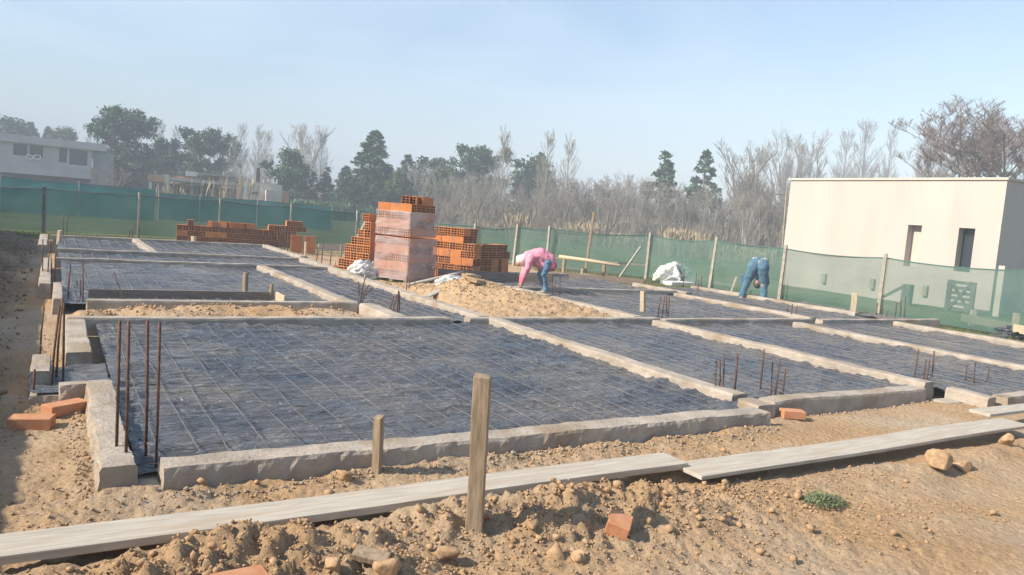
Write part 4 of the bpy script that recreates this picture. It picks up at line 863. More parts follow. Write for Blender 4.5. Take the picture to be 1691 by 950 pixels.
def wall_holes(u0, u1, z0, z1, holes, v0, v1, name, m, par):
    us = sorted({u0, u1, *[h[0] for h in holes], *[h[1] for h in holes]}); mb = MB()
    for i in range(len(us)-1):
        a, b = us[i], us[i+1]; q = [h for h in holes if h[0] <= a+1e-6 and h[1] >= b-1e-6]; segs = [(z0, z1)] if not q else [(z0, q[0][2]), (q[0][3], z1)]
        for s in segs: mb.box(((a+b)/2,(v0+v1)/2,(s[0]+s[1])/2),(b-a,v1-v0,s[1]-s[0]))
    return mb.build(name, m, par)
wall_holes(uL, uR, zs1, zr, holes, 0.0, 0.3, 'upper_wall', mt['housegrey'], gh_)
part(uL, uR+1.2, -0.6, 8, zr, zt, 'roof', mt['housegrey']); part(uL, uR, -0.5, 7.9, zs1-0.55, zs1-0.001, 'floor_slab', mt['housegrey'])
for h in holes:
    f = part(h[0], h[1], 0.22, 0.27, h[2], h[3], 'window', mt['glass']); 
mt['wallshaded'] = mat('shade-darkened grey wall', (0.15,0.14,0.14), (0.21,0.2,0.2), 1)  # wall colour darkened to paint in the shade under the floor slab
part(uL, uR-0.2, 2.2, 2.5, -0.2, zs1-0.56, 'lower_wall', mt['wallshaded'])
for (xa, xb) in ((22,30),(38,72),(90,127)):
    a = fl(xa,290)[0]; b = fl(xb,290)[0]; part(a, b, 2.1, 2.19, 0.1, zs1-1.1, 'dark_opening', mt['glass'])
part(uR+0.01, uR+2.0, 0.4, 7.8, -0.2, zr-0.01, 'block_tower', mt['blockgrey']); a = fl(153,262)
part(a[0]-0.1, a[0]+0.05, -0.1, 0.0-.005, fl(153,277)[1], a[1], 'white_pipe', mt['white'])
mb = MB()
for (xa, xb) in ((43,53),(56,66)):
    a = fl(xa,256); b = fl(xb,263)
    for (p, q) in (((a[0],a[1]),(b[0],a[1]-.05)),((a[0],b[1]),(b[0],b[1]-.05)),((a[0],a[1]),(a[0],b[1])),((b[0],a[1]),(b[0],b[1]))): mb.tube([(p[0],-0.3,p[1]),(q[0],-0.3,q[1])],0.06,4)
mb.build('white_railing', mt['white'], gh_)
part(uL, uR, 7.7, 7.9, -0.2, zs1-.56, 'rear_wall', mt['housegrey'])
# ------------------------------------------------------------------ unfinished brick house
HD = 66.0; c0 = rng(355, HD); ang = math.atan2(c0[1], c0[0])+0.05; nrm = Vector((math.cos(ang), math.sin(ang), 0)); P0 = Vector((c0[0], c0[1], 0)); right = Vector((nrm.y, -nrm.x, 0))
bh = thing('brick_house', 'unfinished single storey brick house with flat slabs behind the reeds', 'house', (c0[0], c0[1], 0), math.atan2(right.y, right.x))
def rect(xa, ya, xb, yb, v0, v1, name, m, zmin=None):
    a = fl(xa, ya); b = fl(xb, yb); part(a[0], b[0], v0, v1, b[1] if zmin is None else zmin, a[1], name, m, bh)
rect(244,287,272,301,0,3,'brick_parapet',mt['brickwall']); rect(272,288,279,302,-.05,3,'pale_column',mt['beige'],-0.2); rect(246,301,250,318,0,.3,'column',mt['beige'],-0.2)
rect(279,290,330,298,0.2,6,'brick_band',mt['brickwall']); rect(279,298,396,303,0,6,'roof_slab',mt['housegrey']); rect(307,283,326,292,-0.3,0.15,'white_beam',mt['white']); rect(326,285,392,294,0.5,5,'upper_slab',mt['blockgrey']); rect(340,293,396,298,0.6,5,'dark_beam',mt['postdark'])
rect(279,303,396,330,2.5,3,'inner_wall',mt['blockgrey'],-0.2); rect(300,306,312,325,2.4,2.49,'doorway',mt['glass'],0); rect(330,306,352,325,2.4,2.49,'opening',mt['glass'],0)
rect(396,300,403,308,0,3,'brick_end',mt['brickwall']); rect(403,300,409,330,-.1,.3,'white_column',mt['white'],-0.2); rect(409,301,465,335,0.1,4,'block_wall',mt['beige'],-0.2)
rect(416,317,420,321,0.0,0.09,'small_window',mt['glass']); rect(422,317,427,321,0.0,0.09,'small_window',mt['glass']); rect(438,314,449,335,-0.8,0.09,'porch_wall',mt['render'],-0.2); rect(465,316,477,336,0.1,3,'low_wing',mt['brickwall'],-0.2)
rect(426,277,431,301,1,1.5,'chimney',mt['postdark'])
for px in (420,436,443,458): rect(px,296,px+1.4,303,0.4,.6,'starter_column',mt['beige'])
# ------------------------------------------------------------------ trees
def leafcloud(clumps, n, size, seed, flat=0.5, asp=1.0):
    r = np.random.RandomState(seed); w = np.array([c[3]**2 for c in clumps]); w = w/w.sum(); idx = r.choice(len(clumps), n, p=w); C = np.array([c[:4] for c in clumps])[idx]
    d = r.normal(size=(n,3)); d /= np.linalg.norm(d, axis=1)[:,None]; rad = r.rand(n)**0.5*(0.75+0.75*r.rand(n)); sc_ = np.array([1,1,0.8]); P = C[:,:3]+d*(C[:,3]*rad)[:,None]*sc_
    a = r.normal(size=(n,3)); a /= np.linalg.norm(a, axis=1)[:,None]; b = np.cross(a, r.normal(size=(n,3))); b /= np.linalg.norm(b, axis=1)[:,None]
    s = (size*(0.5+r.rand(n)))[:,None]; a = a*s*asp; b = b*s*0.55; V = np.stack([P-a, P-b*0.9, P+a, P+b], 1).reshape(-1,3); F = np.arange(n*4).reshape(-1,4); return V, F
def branches(seed, H_, kind):
    """skeleton segments: list of (p0,p1,r0,r1,level)"""
    r = random.Random(seed); segs = []
    def grow(p, d, L_, rad, lvl, maxl, spread, up, nch):
        q = p+d*L_; segs.append((p, q, rad, rad*0.6, lvl))
        if lvl >= maxl: return
        for i in range(nch[lvl]):
            f = r.uniform(0.25, 1.0); s = p+(q-p)*f; a = r.uniform(0, 6.28); v = Vector((math.cos(a), math.sin(a), 0)); nd = (d*(1-spread)+v*spread+Vector((0,0,up))*r.uniform(.5,1)).normalized()
            grow(s, nd, L_*r.uniform(0.38,0.62)*(1.15-0.4*f), rad*0.42, lvl+1, maxl, spread, up, nch)
    if kind == 'poplar':
        top = Vector((r.uniform(-.3,.3), r.uniform(-.3,.3), H_)); segs.append((Vector((0,0,0)), top*0.5, 0.14, 0.09, 0)); segs.append((top*0.5, top, 0.09, 0.02, 0))
        for i in range(105):
            f = 0.03+0.94*r.random()**1.2; s = top*f; a = r.uniform(0, 6.28); sp = 0.42; L2 = H_*(0.24*(1-f)+0.07)*r.uniform(.7,1.2); grow(s, Vector((math.cos(a)*sp, math.sin(a)*sp, 1)).normalized(), L2, 0.03*(1.2-f), 1, 3, 0.22, 0.35, {1:5,2:4})
    elif kind == 'vase':
        for i in range(5):
            a = i*1.26+r.uniform(-.3,.3); sp = r.uniform(.15,.5); grow(Vector((0,0,H_*0.10)), Vector((math.cos(a)*sp, math.sin(a)*sp, 1)).normalized(), H_*0.5, 0.09, 0, 4, 0.42, 0.35, {0:5,1:5,2:5,3:3})
        segs.append((Vector((0,0,0)), Vector((0,0,H_*0.12)), 0.2, 0.14, 0))
    elif kind == 'round':
        segs.append((Vector((0,0,0)), Vector((0,0,H_*0.3)), 0.22, 0.16, 0))
        for i in range(7):
            a = i*0.9+r.uniform(-.3,.3); sp = r.uniform(.3,1.1); grow(Vector((0,0,H_*0.28)), Vector((math.cos(a)*sp, math.sin(a)*sp, 1)).normalized(), H_*0.42, 0.06, 0, 4, 0.5, 0.2, {0:6,1:6,2:6,3:5})
    elif kind == 'bush':
        for i in range(9):
            a = r.uniform(0,6.28); sp = r.uniform(.2,.9); grow(Vector((r.uniform(-.5,.5),r.uniform(-.5,.5),0)), Vector((math.cos(a)*sp, math.sin(a)*sp, 1)).normalized(), H_*0.5, 0.05, 0, 4, 0.5, 0.25, {0:4,1:4,2:4,3:3})
    return segs
def segmesh(segs, lo, hi, rmin, nside=3):
    A = [s for s in segs if lo <= s[4] <= hi]; V = np.zeros((len(A)*nside*2,3)); F = []
    for i, (p, q, r0, r1, l) in enumerate(A):
        d = (q-p); a = d.cross(Vector((0.3,0.2,1))); a = a.normalized() if a.length > 1e-6 else Vector((1,0,0)); b = d.cross(a).normalized(); r0 = max(r0, rmin); r1 = max(r1, rmin*0.6)
        for k in range(nside):
            t = 6.283*k/nside; o = a*math.cos(t)+b*math.sin(t); V[i*2*nside+k] = p+o*r0; V[i*2*nside+nside+k] = q+o*r1
        for k in range(nside): F.append((i*2*nside+k, i*2*nside+(k+1)%nside, i*2*nside+nside+(k+1)%nside, i*2*nside+nside+k))
    return V, np.array(F)
TM = {}
def bare(kind, seed, H_, tm, bk, rmin=0.0085):
    s = branches(seed, H_, kind); VV, FF = segmesh(s, 1, 9, rmin); return (npmesh('trunk', *segmesh(s, 0, 0, 0.03, 5), False), mt[bk], npmesh('crown', VV, FF, False), mt[tm], float(np.percentile(VV[:,2], 99.7)))
def leafy(kind, seed, H_, lm, bk='bark', n=3000, size=0.28):
    r = random.Random(seed); mb = MB(); cl = []
    if kind == 'euc':
        mb.tube([(0,0,0),(0.1,0,H_*0.25),(-0.1,0.1,H_*0.6),(0.1,0,H_*0.85)], 0.24, 6, 0.06)
        for i in range(80):
            f = r.uniform(0.06, 0.97); a = r.uniform(0, 6.28); d = H_*0.25*r.random()**.55*math.sqrt(max(0.06,1-((f-0.5)/0.52)**2)); c = (math.cos(a)*d, math.sin(a)*d, H_*f); cl.append((*c, H_*r.uniform(.04,.10))); mb.tube([(0,0,max(0.1,c[2]-d*0.9-0.4)), (c[0]*.5,c[1]*.5,c[2]-d*.35), c], 0.07, 4, 0.02)
    elif kind == 'eucsparse':
        mb.tube([(0,0,0),(0.1,0,H_*0.3),(-0.1,0.1,H_*0.6),(0.1,0,H_*0.85)], 0.2, 6, 0.05)
        for i in range(40):
            f = r.uniform(0.38, 0.97); a = r.uniform(0, 6.28); d = H_*0.32*r.random()**.7; c = (math.cos(a)*d, math.sin(a)*d, H_*f); cl.append((*c, H_*r.uniform(.03,.085))); mb.tube([(0,0,max(0.3,c[2]*0.5)), (c[0]*.5,c[1]*.5,c[2]*.8), c], 0.06, 4, 0.02)
    elif kind == 'pine':
        mb.tube([(0,0,0),(0,0,H_*0.95)], 0.25, 6, 0.03)
        for i in range(190):
            f = r.random()**0.9; z = H_*(0.08+0.90*f); R = H_*0.30*(1-f)**0.75*r.uniform(.45,1.1)+0.15; a = r.uniform(0,6.28); cl.append((math.cos(a)*R, math.sin(a)*R, z, H_*(0.022+0.045*(1-f)))); 
            if i % 4 == 0: mb.tube([(0,0,z-.3),(math.cos(a)*R,math.sin(a)*R,z)], 0.04, 4, 0.015)
    elif kind == 'cypress':
        mb.tube([(0,0,0),(0,0,H_*0.97)], 0.16, 6, 0.02)
        for i in range(110):
            f = r.random()**1.25; z = H_*(0.1+0.88*f); R = H_*0.19*(1-f)**0.8*r.uniform(.3,1.1)+0.05; a = r.uniform(0,6.28); cl.append((math.cos(a)*R, math.sin(a)*R, z, H_*(0.02+0.045*(1-f))))
    elif kind == 'dense':
        mb.tube([(0,0,0),(0,0,H_*0.6)], 0.25, 6, 0.06)
        for i in range(60):
            f = r.uniform(0.08,0.95); a = r.uniform(0,6.28); R = H_*0.36*math.sqrt(max(0,1-((f-0.45)/0.55)**2))*r.uniform(.2,1); cl.append((math.cos(a)*R, math.sin(a)*R, H_*f, H_*r.uniform(.05,.12)))
            if i % 4 == 0: mb.tube([(0,0,H_*.2),(math.cos(a)*R,math.sin(a)*R,H_*f)], 0.06, 4, 0.02)
    V, F = leafcloud(cl, n, size, seed, asp=1.2 if kind in ('pine','cypress') else 1.0)
    me = bpy.data.meshes.new('trunk'); me.from_pydata(mb.v, [], mb.f); return (me, mt[bk], npmesh('crown', V, F, False), mt[lm], float(np.percentile(V[:,2], 99.6)))
KIN = {'poplar0':('poplar',1,14,'twigpale','barkpale'),'poplar1':('poplar',2,14,'twigpale','barkpale'),'poplarg':('poplar',5,14,'twig','bark'),'vase0':('vase',3,10,'twig','bark'),'vase1':('vase',4,10,'twigpale','barkpale'),'vase2':('vase',8,10,'twig','bark'),'round':('round',6,11,'twigred','bark'),'bush0':('bush',7,5,'twig','bark'),'bush1':('bush',9,5,'twigred','bark')}
LK = {'euc0':('euc',1,13,'leafblue'),'euc1':('euc',2,13,'leafolive'),'eucs0':('eucsparse',3,12,'leafblue'),'eucs1':('eucsparse',4,12,'leafolive'),'pine0':('pine',5,13,'leafdark'),'pine1':('pine',6,13,'leafblue'),'cyp0':('cypress',7,9,'leafdark'),'cyp1':('cypress',8,9,'leafblue'),'dense0':('dense',9,9,'leafdark'),'dense1':('dense',10,9,'leafolive')}
def tree(kind, px, py_top, dist, label, cat='tree', group=None, wide=1.0, name='tree'):
    if kind not in TM:
        TM[kind] = bare(*KIN[kind]) if kind in KIN else leafy(*LK[kind], n={'euc':9000,'eucsparse':6000,'pine':12000,'cypress':6000,'dense':9000}[LK[kind][0]], size={'euc':0.20,'eucsparse':0.19,'pine':0.20,'cypress':0.15,'dense':0.20}[LK[kind][0]])
    tme, tmat, cme, cmat, H0 = TM[kind]; x, y = rng(px, dist); h = hat(x, y, py_top); k = h/H0
    t = thing(name, label, cat, (x, y, 0), random.uniform(0, 6.28), group); t.scale = (k*wide, k*wide, k)
    mobj('trunk', tme, tmat, t); mobj('crown', cme, cmat, t); return t
T = [
 ('dense0',8,198,150,'dark round evergreen behind the left end of the grey house',1.3,'evergreen_tree'),('pine1',48,204,150,'jagged dark evergreen above the grey house roof',0.9,'evergreen_tree'),('pine0',78,212,150,'small dark conifer behind the grey house windows',0.8,'conifer'),('euc1',103,211,140,'pale olive tree above the right part of the grey house roof',0.8,'eucalyptus_tree'),('cyp0',120,226,140,'short dark tree at the right end of the grey house roof',1.4,'conifer'),
 ('poplarg',148,208,150,'faint bare poplar between the grey house and the tall eucalyptus',1.0,'bare_poplar'),
 ('euc0',188,178,98,'tallest dark eucalyptus standing right of the grey house',1.15,'eucalyptus_tree'),('euc0',222,184,100,'right hand dark eucalyptus of the tall pair',0.95,'eucalyptus_tree'),('dense1',205,238,97,'olive shrubby tree growing under the tall eucalyptus pair',1.3,'evergreen_tree'),('bush1',178,270,80,'small brown bush at the foot of the tall eucalyptus',0.9,'bare_bush'),
 ('poplarg',262,196,130,'bare poplar just right of the tall eucalyptus pair',1.2,'bare_poplar'),('dense0',272,232,105,'narrow dark bushy tree left of the brick house',0.7,'evergreen_tree'),('poplarg',288,205,135,'faint bare poplar behind the brick house parapet',1.0,'bare_poplar'),
 ('eucs0',322,213,100,'spreading eucalyptus with bare limbs above the brick house',1.25,'eucalyptus_tree'),('eucs0',362,216,104,'smaller eucalyptus right of the spreading one',0.8,'eucalyptus_tree'),('dense1',330,262,95,'low olive shrub directly behind the brick house slab',1.2,'evergreen_tree'),
 ('poplar0',382,222,92,'bare pale poplar rising behind the reeds',1.1,'bare_poplar'),('poplar1',398,203,120,'faint tall poplar between reeds and chimney',1.2,'bare_poplar'),('poplar0',425,205,122,'faint tall poplar over the chimney',1.3,'bare_poplar'),('poplar1',440,215,118,'faint poplar left of the dense dark tree',1.2,'bare_poplar'),
 ('dense0',472,250,88,'dense dark rounded tree behind the beige block wall',1.05,'evergreen_tree'),('vase1',505,205,120,'tall pale bare tree behind the dense dark tree',0.9,'bare_tree'),('poplar1',495,203,125,'faint tall poplar above the dense dark tree',1.1,'bare_poplar'),('poplar0',525,208,120,'faint tall poplar left of the small conifers',1.1,'bare_poplar'),
 ('cyp0',538,278,90,'small dark conifer in the gap before the great pine',1.3,'conifer'),('cyp1',516,285,90,'smallest conifer beside the dense dark tree',1.3,'conifer'),
 ('pine0',612,220,86,'great dark pine with ragged pointed crown',1.3,'pine_tree'),('pine1',568,276,84,'lower dark pine left of the great pine',1.1,'pine_tree'),('dense0',586,305,80,'dark shrub at the left foot of the great pine',1.1,'evergreen_tree'),('dense0',628,300,80,'dark shrub at the right foot of the great pine',1.2,'evergreen_tree'),
 ('pine1',668,258,95,'grey green conifer behind the brick tower',1.0,'conifer'),('dense1',706,262,95,'broad olive brown tree just right of the brick tower',1.25,'evergreen_tree'),('dense1',657,284,80,'rounded olive tree in front of the great pine at right',0.9,'evergreen_tree'),('dense1',735,275,90,'olive green tree left of the tufted eucalypts',1.0,'evergreen_tree'),('vase1',690,270,85,'pale bare tree above the brick tower',1.0,'bare_tree'),
 ('eucs0',770,240,92,'eucalyptus with tufts of leaves on pale bare limbs',1.0,'eucalyptus_tree'),('eucs1',795,244,94,'second tufted eucalyptus right beside the first',0.9,'eucalyptus_tree'),('vase1',760,290,72,'pale thin bare tree before the tufted eucalypts',0.9,'bare_tree'),('vase1',788,285,73,'pale bare tree right before the tufted eucalypts',0.8,'bare_tree'),
 ('poplar0',826,208,72,'tall pale poplar, left of the three white ones',1.15,'bare_poplar'),('dense0',868,262,95,'dark evergreen between the white poplars',1.0,'evergreen_tree'),('pine0',885,256,98,'pointed dark evergreen behind the second white poplar',0.9,'conifer'),
 ('poplar1',898,215,70,'tall pale poplar, middle one of the three white ones',1.15,'bare_poplar'),('poplar0',933,222,66,'tall pale poplar, right of the three white ones',1.15,'bare_poplar'),
 ('cyp0',1088,253,78,'left of the two dark conifers in the bare wood',1.35,'conifer'),('cyp1',1154,252,78,'right of the two dark conifers in the bare wood',1.35,'conifer'),
 ('vase0',1216,232,72,'grey bare tree with forked limbs right of the conifers',1.0,'bare_tree'),('poplarg',1243,240,80,'thin bare poplar behind the forked grey tree',1.1,'bare_poplar'),('vase2',1290,215,110,'tall grey bare tree at the left end of the cream house',0.85,'bare_tree'),('vase0',1322,216,130,'tall bare tree just above the cream house corner',0.8,'bare_tree'),
 ('poplarg',1412,196,150,'tallest faint poplar above the cream house roof',1.5,'bare_poplar'),('poplarg',1380,212,160,'faint poplar left of the tallest one over the roof',1.3,'bare_poplar'),('poplarg',1450,208,150,'slim poplar right of the tallest one over the roof',0.9,'bare_poplar'),('poplarg',1515,205,150,'faint poplar midway along the cream house roof',1.2,'bare_poplar'),('poplarg',1538,205,155,'faint poplar beside the great willow crown',1.2,'bare_poplar'),
 ('round',1650,163,52,'great spreading bare willow behind the cream house',1.15,'bare_willow'),('round',1588,205,54,'lower left part tree of the willow group behind the cream house',0.9,'bare_willow'),('round',1700,190,54,'willow cut by the right picture edge behind the cream house',1.0,'bare_willow')]
for (k, px, py, d, lb, w, nm) in T: tree(k, px, py, d, lb, group=None, wide=w, name=nm)
rt = random.Random(12); kinds = ['vase0','vase1','vase2','bush0','vase1','poplarg','poplar1','vase2']
n_ = 0
for px in range(715, 1330, 20):
    for row in range(2):
        k = rt.choice(kinds); d = 62+row*16+rt.uniform(-4, 6); top = 303+0.02*(px-900)+rt.uniform(-14, 16)-row*8 if not k.startswith('bush') else 335+rt.uniform(-8, 8)
        tree(k, px+rt.uniform(-7, 7), top, d, 'bare grey brown tree of the wood, %s in the %s row' % (ORD[min(29, n_//2)] + (' from left' if n_//2 < 30 else ' from left, rightmost part'), ('front','rear')[row]), group='bare trees of the wood behind the nets', wide=rt.uniform(.95,1.35), name='bare_tree')
        n_ += 1
# undergrowth belt and far hedge
def twigbelt(name, pxs, dist, hfun, n, m, label, seed, w=0.016, L_=(0.5,1.6)):
    r = np.random.RandomState(seed); V = np.zeros((n*3,3)); 
    for i in range(n):
        px = r.uniform(*pxs); d = r.uniform(*dist); x, y = rng(px, d); h = hfun(px)*r.rand()**1.1; l = r.uniform(*L_); a = r.uniform(0,6.28); t = np.array([math.cos(a)*0.55, math.sin(a)*0.55, 1.0]); t = t/np.linalg.norm(t)*l; s = np.array([math.sin(a+r.rand()), -math.cos(a), 0.2])*w*r.uniform(.7,1.8)
        p = np.array([x, y, h]); V[i*3] = p-s; V[i*3+1] = p+s; V[i*3+2] = p+t
    o = mobj(name, npmesh(name, V, np.arange(n*3).reshape(-1,3), False), m); tag(o, label, kind='stuff')
twigbelt('undergrowth', (690,1340), (60,92), lambda p: 2.3, 42000, mt['brush'], 'brown leafless undergrowth filling the wood behind the nets', 3, 0.009, (0.3,1.1))
twigbelt('far_scrub', (900,1345), (95,125), lambda p: 4.8, 26000, mt['twig'], 'far grey scrub behind the bare trees', 4, 0.014, (0.6,1.8))
twigbelt('far_hedge', (130,700), (100,140), lambda p: 3.5, 22000, mt['twig'], 'far bare hedge behind the houses at left', 5, 0.024, (0.8,2.0))
twigbelt('dark_hedge', (480,700), (78,84), lambda p: 1.6, 9000, mt['leafdark'], 'dark hedge along the far edge of the field', 6, 0.09, (0.2,0.5))
# reeds and pampas
def reeds(px, dist, h, rad, n, label, seed, lean=0.18):
    r = np.random.RandomState(seed); x0, y0 = rng(px, dist); V = []; F = []
    for i in range(n):
        a = r.uniform(0,6.28); d = rad*math.sqrt(r.rand()); b = np.array([math.cos(a)*d, math.sin(a)*d*0.6, 0]); hh_ = h*r.uniform(.55,1.05); l = np.array([r.normal(0,lean), r.normal(0,lean), 1.0])*hh_; t = r.uniform(0,6.28); s = np.array([math.cos(t), math.sin(t), 0]); k = len(V)
        w = 0.010; V += [b-s*w, b+s*w, b+l*0.72+s*w, b+l*0.72-s*w]; F.append((k,k+1,k+2,k+3)); k += 4; p = b+l*0.68; q = b+l; w2 = 0.04; V += [p-s*0.01, (p+q)/2-s*w2, q, (p+q)/2+s*w2]; F.append((k,k+1,k+2,k+3))
    o = mobj('pampas_clump', npmesh('pampas_clump', V, F, False), mt['reed'], loc=(x0,y0,0)); tag(o, label, 'reeds', 'dry reed clumps')
for i, (px, d, h, rad, n, lb) in enumerate([(372,60,3.4,2.6,75,'tall dry reeds before the middle of the brick house'),(395,60,3.2,1.6,35,'dry reeds left of the white column of the brick house'),(285,60,2.4,0.9,70,'thin dry reeds before the pale column of the brick house'),(305,60,1.5,1.3,60,'low olive reeds at the left of the brick house'),(440,60,1.0,2.0,60,'short dry grass before the beige block wall'),
     (853,60,2.1,0.8,190,'golden pampas clump between the white poplars'),(880,62,1.7,0.6,70,'smaller golden clump right of the first pampas'),(950,58,1.7,1.3,170,'rusty dry grass clump behind the net'),(975,60,1.9,1.0,120,'rusty clump behind the tallest leaning pole'),(1118,50,1.9,1.3,300,'tall golden reeds under the left conifer'),(1165,50,1.7,1.1,260,'golden reeds between the two conifers'),(1205,50,1.1,1.5,220,'short golden grass under the forked bare tree'),(1255,50,1.0,1.8,220,'short golden grass left of the cream house'),(805,62,1.4,1.2,120,'short pale grass left of the white poplars'),(1040,55,1.2,2.0,160,'pale grass behind the braced net post')]): reeds(px, d, h, rad, n, lb, i+1)
# grass tufts inside the plot
r = np.random.RandomState(2); V = []; F = []
def blade(x, y, h):
    a = r.uniform(0,6.28); s = np.array([math.cos(a), math.sin(a), 0])*0.006; l = np.array([r.normal(0,.35), r.normal(0,.35), 1])*h; p = np.array([x, y, gz_[0]]); k = len(V)
    V.extend([p-s, p+s, p+l]); F.append((k,k+1,k+2))
gz_ = [0.0]
def patch(n, fx, h):
    P = [fx() for _ in range(n)]; Z = ground_h(*np.array(P).T)
    for (x, y), z in zip(P, Z): gz_[0] = float(z)-0.01; blade(x, y, h*r.uniform(.4,1.2))
patch(5000, lambda: (r.uniform(13.4,16.7), r.uniform(16,21.5)), 0.12); patch(2500, lambda: (r.uniform(6.0,8.6), r.uniform(14.2,16.4)), 0.09); patch(3500, lambda: (r.uniform(5.9,11), r.uniform(23,28.5)), 0.12); patch(3500, lambda: (r.uniform(-3,3), r.uniform(25,28.3)), 0.12); patch(2200, lambda: (r.uniform(15.6,16.8), r.uniform(7.5,15)), 0.11)
patch(4000, lambda: (r.uniform(-2.0,-0.7), r.uniform(6,22)), 0.07)
tag(mobj('rough_grass', npmesh('rough_grass', V, F, False), mt['grass']), 'sparse rough grass along the nets and banks', kind='stuff')
# ------------------------------------------------------------------ people
def skin(name, m, verts, edges, radii, parent, sub=2, root=0):
    me = bpy.data.meshes.new(name); me.from_pydata([Vector(v) for v in verts], edges, []); o = link(bpy.data.objects.new(name, me))
    s = o.modifiers.new('s', 'SKIN'); s.use_smooth_shade = True
    for i, rr in enumerate(radii):
        rr = rr if isinstance(rr, tuple) else (rr, rr); me.skin_vertices[0].data[i].radius = rr
    me.skin_vertices[0].data[root].use_root = True
    o.modifiers.new('d', 'SUBSURF').levels = sub; o.modifiers['d'].render_levels = sub
    dg = bpy.context.evaluated_depsgraph_get(); m2 = bpy.data.meshes.new_from_object(o.evaluated_get(dg)); bpy.data.objects.remove(o)
    m2.materials.clear(); m2.materials.append(m); m2.polygons.foreach_set('use_smooth', [True]*len(m2.polygons)); q = link(bpy.data.objects.new(name, m2)); q.parent = parent; return q
def ell(c, r, n=10, rot=None):
    V = []; F = []; m_ = 14
    for i in range(n+1):
        th = math.pi*i/n
        for j in range(m_):
            ph = 6.283*j/m_; v = Vector((math.sin(th)*math.cos(ph)*r[0], math.sin(th)*math.sin(ph)*r[1], math.cos(th)*r[2])); v = (rot@v if rot else v)+Vector(c); V.append(v)
    for i in range(n):
        for j in range(m_): F.append((i*m_+j, (i+1)*m_+j, (i+1)*m_+(j+1)%m_, i*m_+(j+1)%m_))
    return MB().add(V, F)
def hand(c, d, side, parent):
    """palm with five short bent fingers pointing along d"""
    d = Vector(d).normalized(); s = d.cross(Vector((0,1,0.2))).normalized()*side; vs = [Vector(c), Vector(c)+d*0.05, Vector(c)+d*0.09]; es = [(0,1),(1,2)]; rr = [0.026,0.034,0.030]
    up = s.cross(d)
    for k in range(4):
        b = Vector(c)+d*0.09+s*(k-1.5)*0.019; n = len(vs); ln = (0.032,0.037,0.035,0.027)[k]; vs += [b+d*ln, b+d*ln*1.7+up*0.015]; es += [(2,n),(n,n+1)]; rr += [0.009,0.008]
    n = len(vs); b = Vector(c)+d*0.03+s*0.04; vs += [b, b+d*0.035+s*0.015]; es += [(1,n),(n,n+1)]; rr += [0.011,0.009]
    return skin('hand', mt['skin'], vs, es, rr, parent, 1, 1)

def blob(name, m, caps, parent, vox=0.016, root=None):
    """one continuous surface grown round a chain of tapering limbs"""
    mb = MB()
    for (p, q, a, b) in caps:
        p, q = Vector(p), Vector(q); d = q-p; n = max(1, int(d.length/0.03))
        for i in range(n+1):
            t = i/n; c = p+d*t; rr = a+(b-a)*t; e = ell(c, (rr, rr, rr), 6); mb.add(e.v, e.f)
    me = bpy.data.meshes.new(name); me.from_pydata(mb.v, [], mb.f); o = link(bpy.data.objects.new(name, me))
    g = o.modifiers.new('r', 'REMESH'); g.mode = 'VOXEL'; g.voxel_size = vox; g.use_smooth_shade = True
    k = o.modifiers.new('s', 'SMOOTH'); k.iterations = 5; k.factor = 0.5
    tx_ = bpy.data.textures.new('folds', 'CLOUDS'); tx_.noise_scale = 0.12; dd = o.modifiers.new('d', 'DISPLACE'); dd.texture = tx_; dd.strength = 0.035 if name != 'body' else 0.0; dd.mid_level = 0.5
    dg = bpy.context.evaluated_depsgraph_get(); m2 = bpy.data.meshes.new_from_object(o.evaluated_get(dg)); bpy.data.objects.remove(o)
    m2.materials.clear(); m2.materials.append(m); m2.polygons.foreach_set('use_smooth', [True]*len(m2.polygons)); q = link(bpy.data.objects.new(name, m2)); q.parent = parent; return q
# worker in pink: bends forward facing left (local +x is forward), hips at the back
px_, py_ = gp(897, 485, 0.08)
pk = thing('person', 'person in pink hooded top and jeans bending forward over the far beam', 'person', (px_, py_, 0.08), math.radians(180-25)); pk.scale = (0.88,1.05,0.88)
blob('body', mt['skin'], [((0,0,.80),(.40,0,.88),.10,.11),((.40,0,.88),(.60,0,.74),.05,.06),((.60,0,.76),(.66,0,.70),.085,.08),((.66,0,.71),(.745,0,.70),.03,.018)]+[c for s_ in (-1,1) for c in (((.40,.13*s_,.86),(.47,.20*s_,.58),.05,.042),((.47,.20*s_,.58),(.56,.13*s_,.27),.04,.03),((0,.08*s_,.76),(.05,.12*s_,.45),.08,.06),((.05,.12*s_,.45),(-.02,.13*s_,.08),.055,.04))], pk)
blob('trousers', mt['jeans'], [c for s_ in (-1,1) for c in (((-.03,.07*s_,.78),(.07,.12*s_,.46),.145,.095),((.07,.12*s_,.46),(-.03,.135*s_,.12),.09,.075))], pk)
blob('hooded_top', mt['pink'], [((-.08,0,.80),(.16,0,.92),.19,.20),((.16,0,.92),(.42,0,.86),.20,.17),((.02,.06,.70),(.22,.04,.74),.13,.12),((.02,-.06,.70),(.22,-.04,.74),.13,.12)]+[c for s_ in (-1,1) for c in (((.40,.15*s_,.85),(.47,.21*s_,.58),.105,.08),((.47,.21*s_,.58),(.54,.14*s_,.36),.078,.06))], pk)
blob('apron', mt['pinkred'], [((-.14,.05,.70),(.06,.06,.62),.14,.12),((-.14,-.05,.70),(.06,-.06,.62),.14,.12)], pk)
blob('hood', mt['whitecloth'], [((.50,0,.86),(.615,0,.79),.10,.125),((.60,0,.72),(.55,0,.66),.09,.05)], pk)
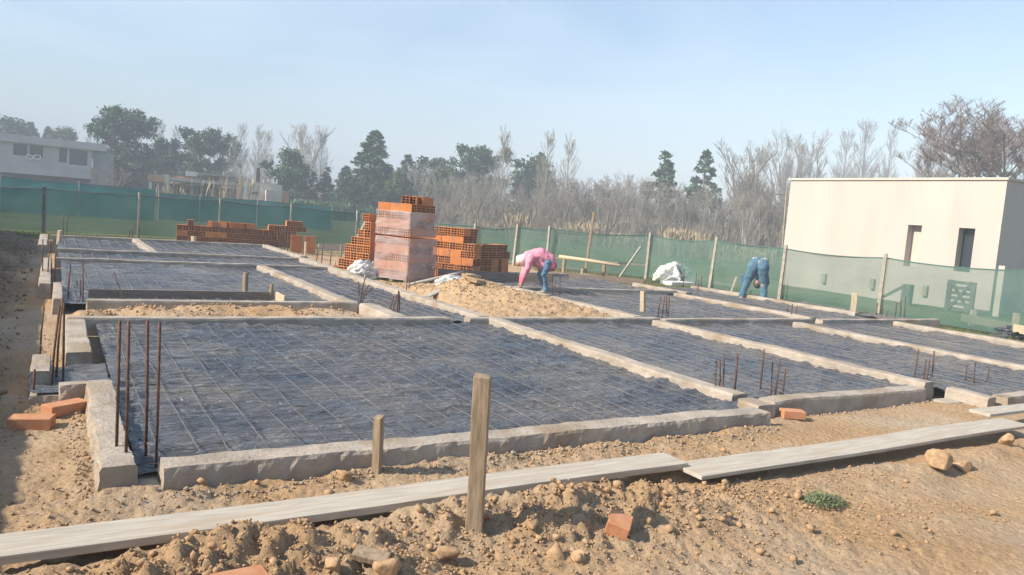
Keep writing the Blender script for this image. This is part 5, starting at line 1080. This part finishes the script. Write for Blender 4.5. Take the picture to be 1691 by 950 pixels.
for s_ in (-1,1):
    ell((0.735,0.032*s_,0.725), (0.012,0.012,0.010), 6).build('eye', mt['postdark'], pk)
    blob('sleeve_cuff', mt['pinkred'], [((.535,.15*s_,.39),(.56,.13*s_,.25),.062,.048)], pk, 0.012)
    hand((0.56,0.13*s_,0.24), (0.25,0,-1), s_, pk)
    blob('shoe', mt['shoe'], [((-.05,.135*s_,.05),(.14,.14*s_,.04),.05,.04)], pk, 0.012)
# worker in jeans: back to the viewer, bent double
px_, py_ = gp(1246, 498, 0.05)
bl = thing('person', 'person in faded blue jeans bent double with back to the camera', 'person', (px_, py_, 0.05), math.radians(38))
blob('body', mt['skin'], [((0,0,.94),(.22,0,.92),.12,.13),((.22,0,.92),(.42,0,.66),.13,.12),((.42,0,.66),(.48,0,.48),.05,.05),((.48,0,.46),(.52,0,.38),.085,.085),((.38,.16,.70),(.32,.34,.55),.05,.042),((.32,.34,.55),(.25,.33,.33),.04,.03),((.38,-.16,.68),(.36,-.22,.45),.05,.042),((.36,-.22,.45),(.28,-.12,.27),.04,.03),((0,.09,.86),(.0,.30,.12),.08,.04),((0,-.09,.86),(.0,-.21,.10),.08,.04)], bl)
blob('trousers', mt['jeansblue'], [((.02,.09,.94),(-.02,.11,.86),.15,.165),((.02,-.09,.94),(-.02,-.11,.86),.15,.165),((-.02,.11,.84),(.04,.22,.50),.155,.105),((.04,.22,.50),(-.03,.32,.12),.10,.08),((-.02,-.11,.84),(.05,-.16,.48),.155,.105),((.05,-.16,.48),(.0,-.21,.10),.10,.08)], bl)
blob('belt', mt['whitecloth'], [((.03,.13,1.045),(.03,-.13,1.045),.048,.048)], bl, 0.012)
blob('shirt', mt['darkcloth'], [((.08,0,.97),(.26,0,.93),.15,.17),((.26,0,.93),(.42,0,.68),.17,.15),((.38,.16,.72),(.32,.35,.56),.09,.072),((.32,.35,.56),(.25,.34,.38),.07,.055),((.38,-.16,.70),(.36,-.23,.46),.09,.07),((.36,-.23,.46),(.29,-.13,.31),.068,.055)], bl)
ell((0.515,0,0.41), (0.10,0.10,0.115)).build('hair', mt['postdark'], bl, True)
for s_ in (1,-1):
    hand((0.25,0.33,0.33) if s_ > 0 else (0.28,-0.12,0.27), (0,0.0,-1), s_, bl)
    c = (-0.03,0.32,0.05) if s_ > 0 else (0.0,-0.21,0.04)
    blob('shoe', mt['shoe'], [((c[0]-.05,c[1],c[2]),(c[0]+.16,c[1],c[2]-.01),.055,.042)], bl, 0.012)
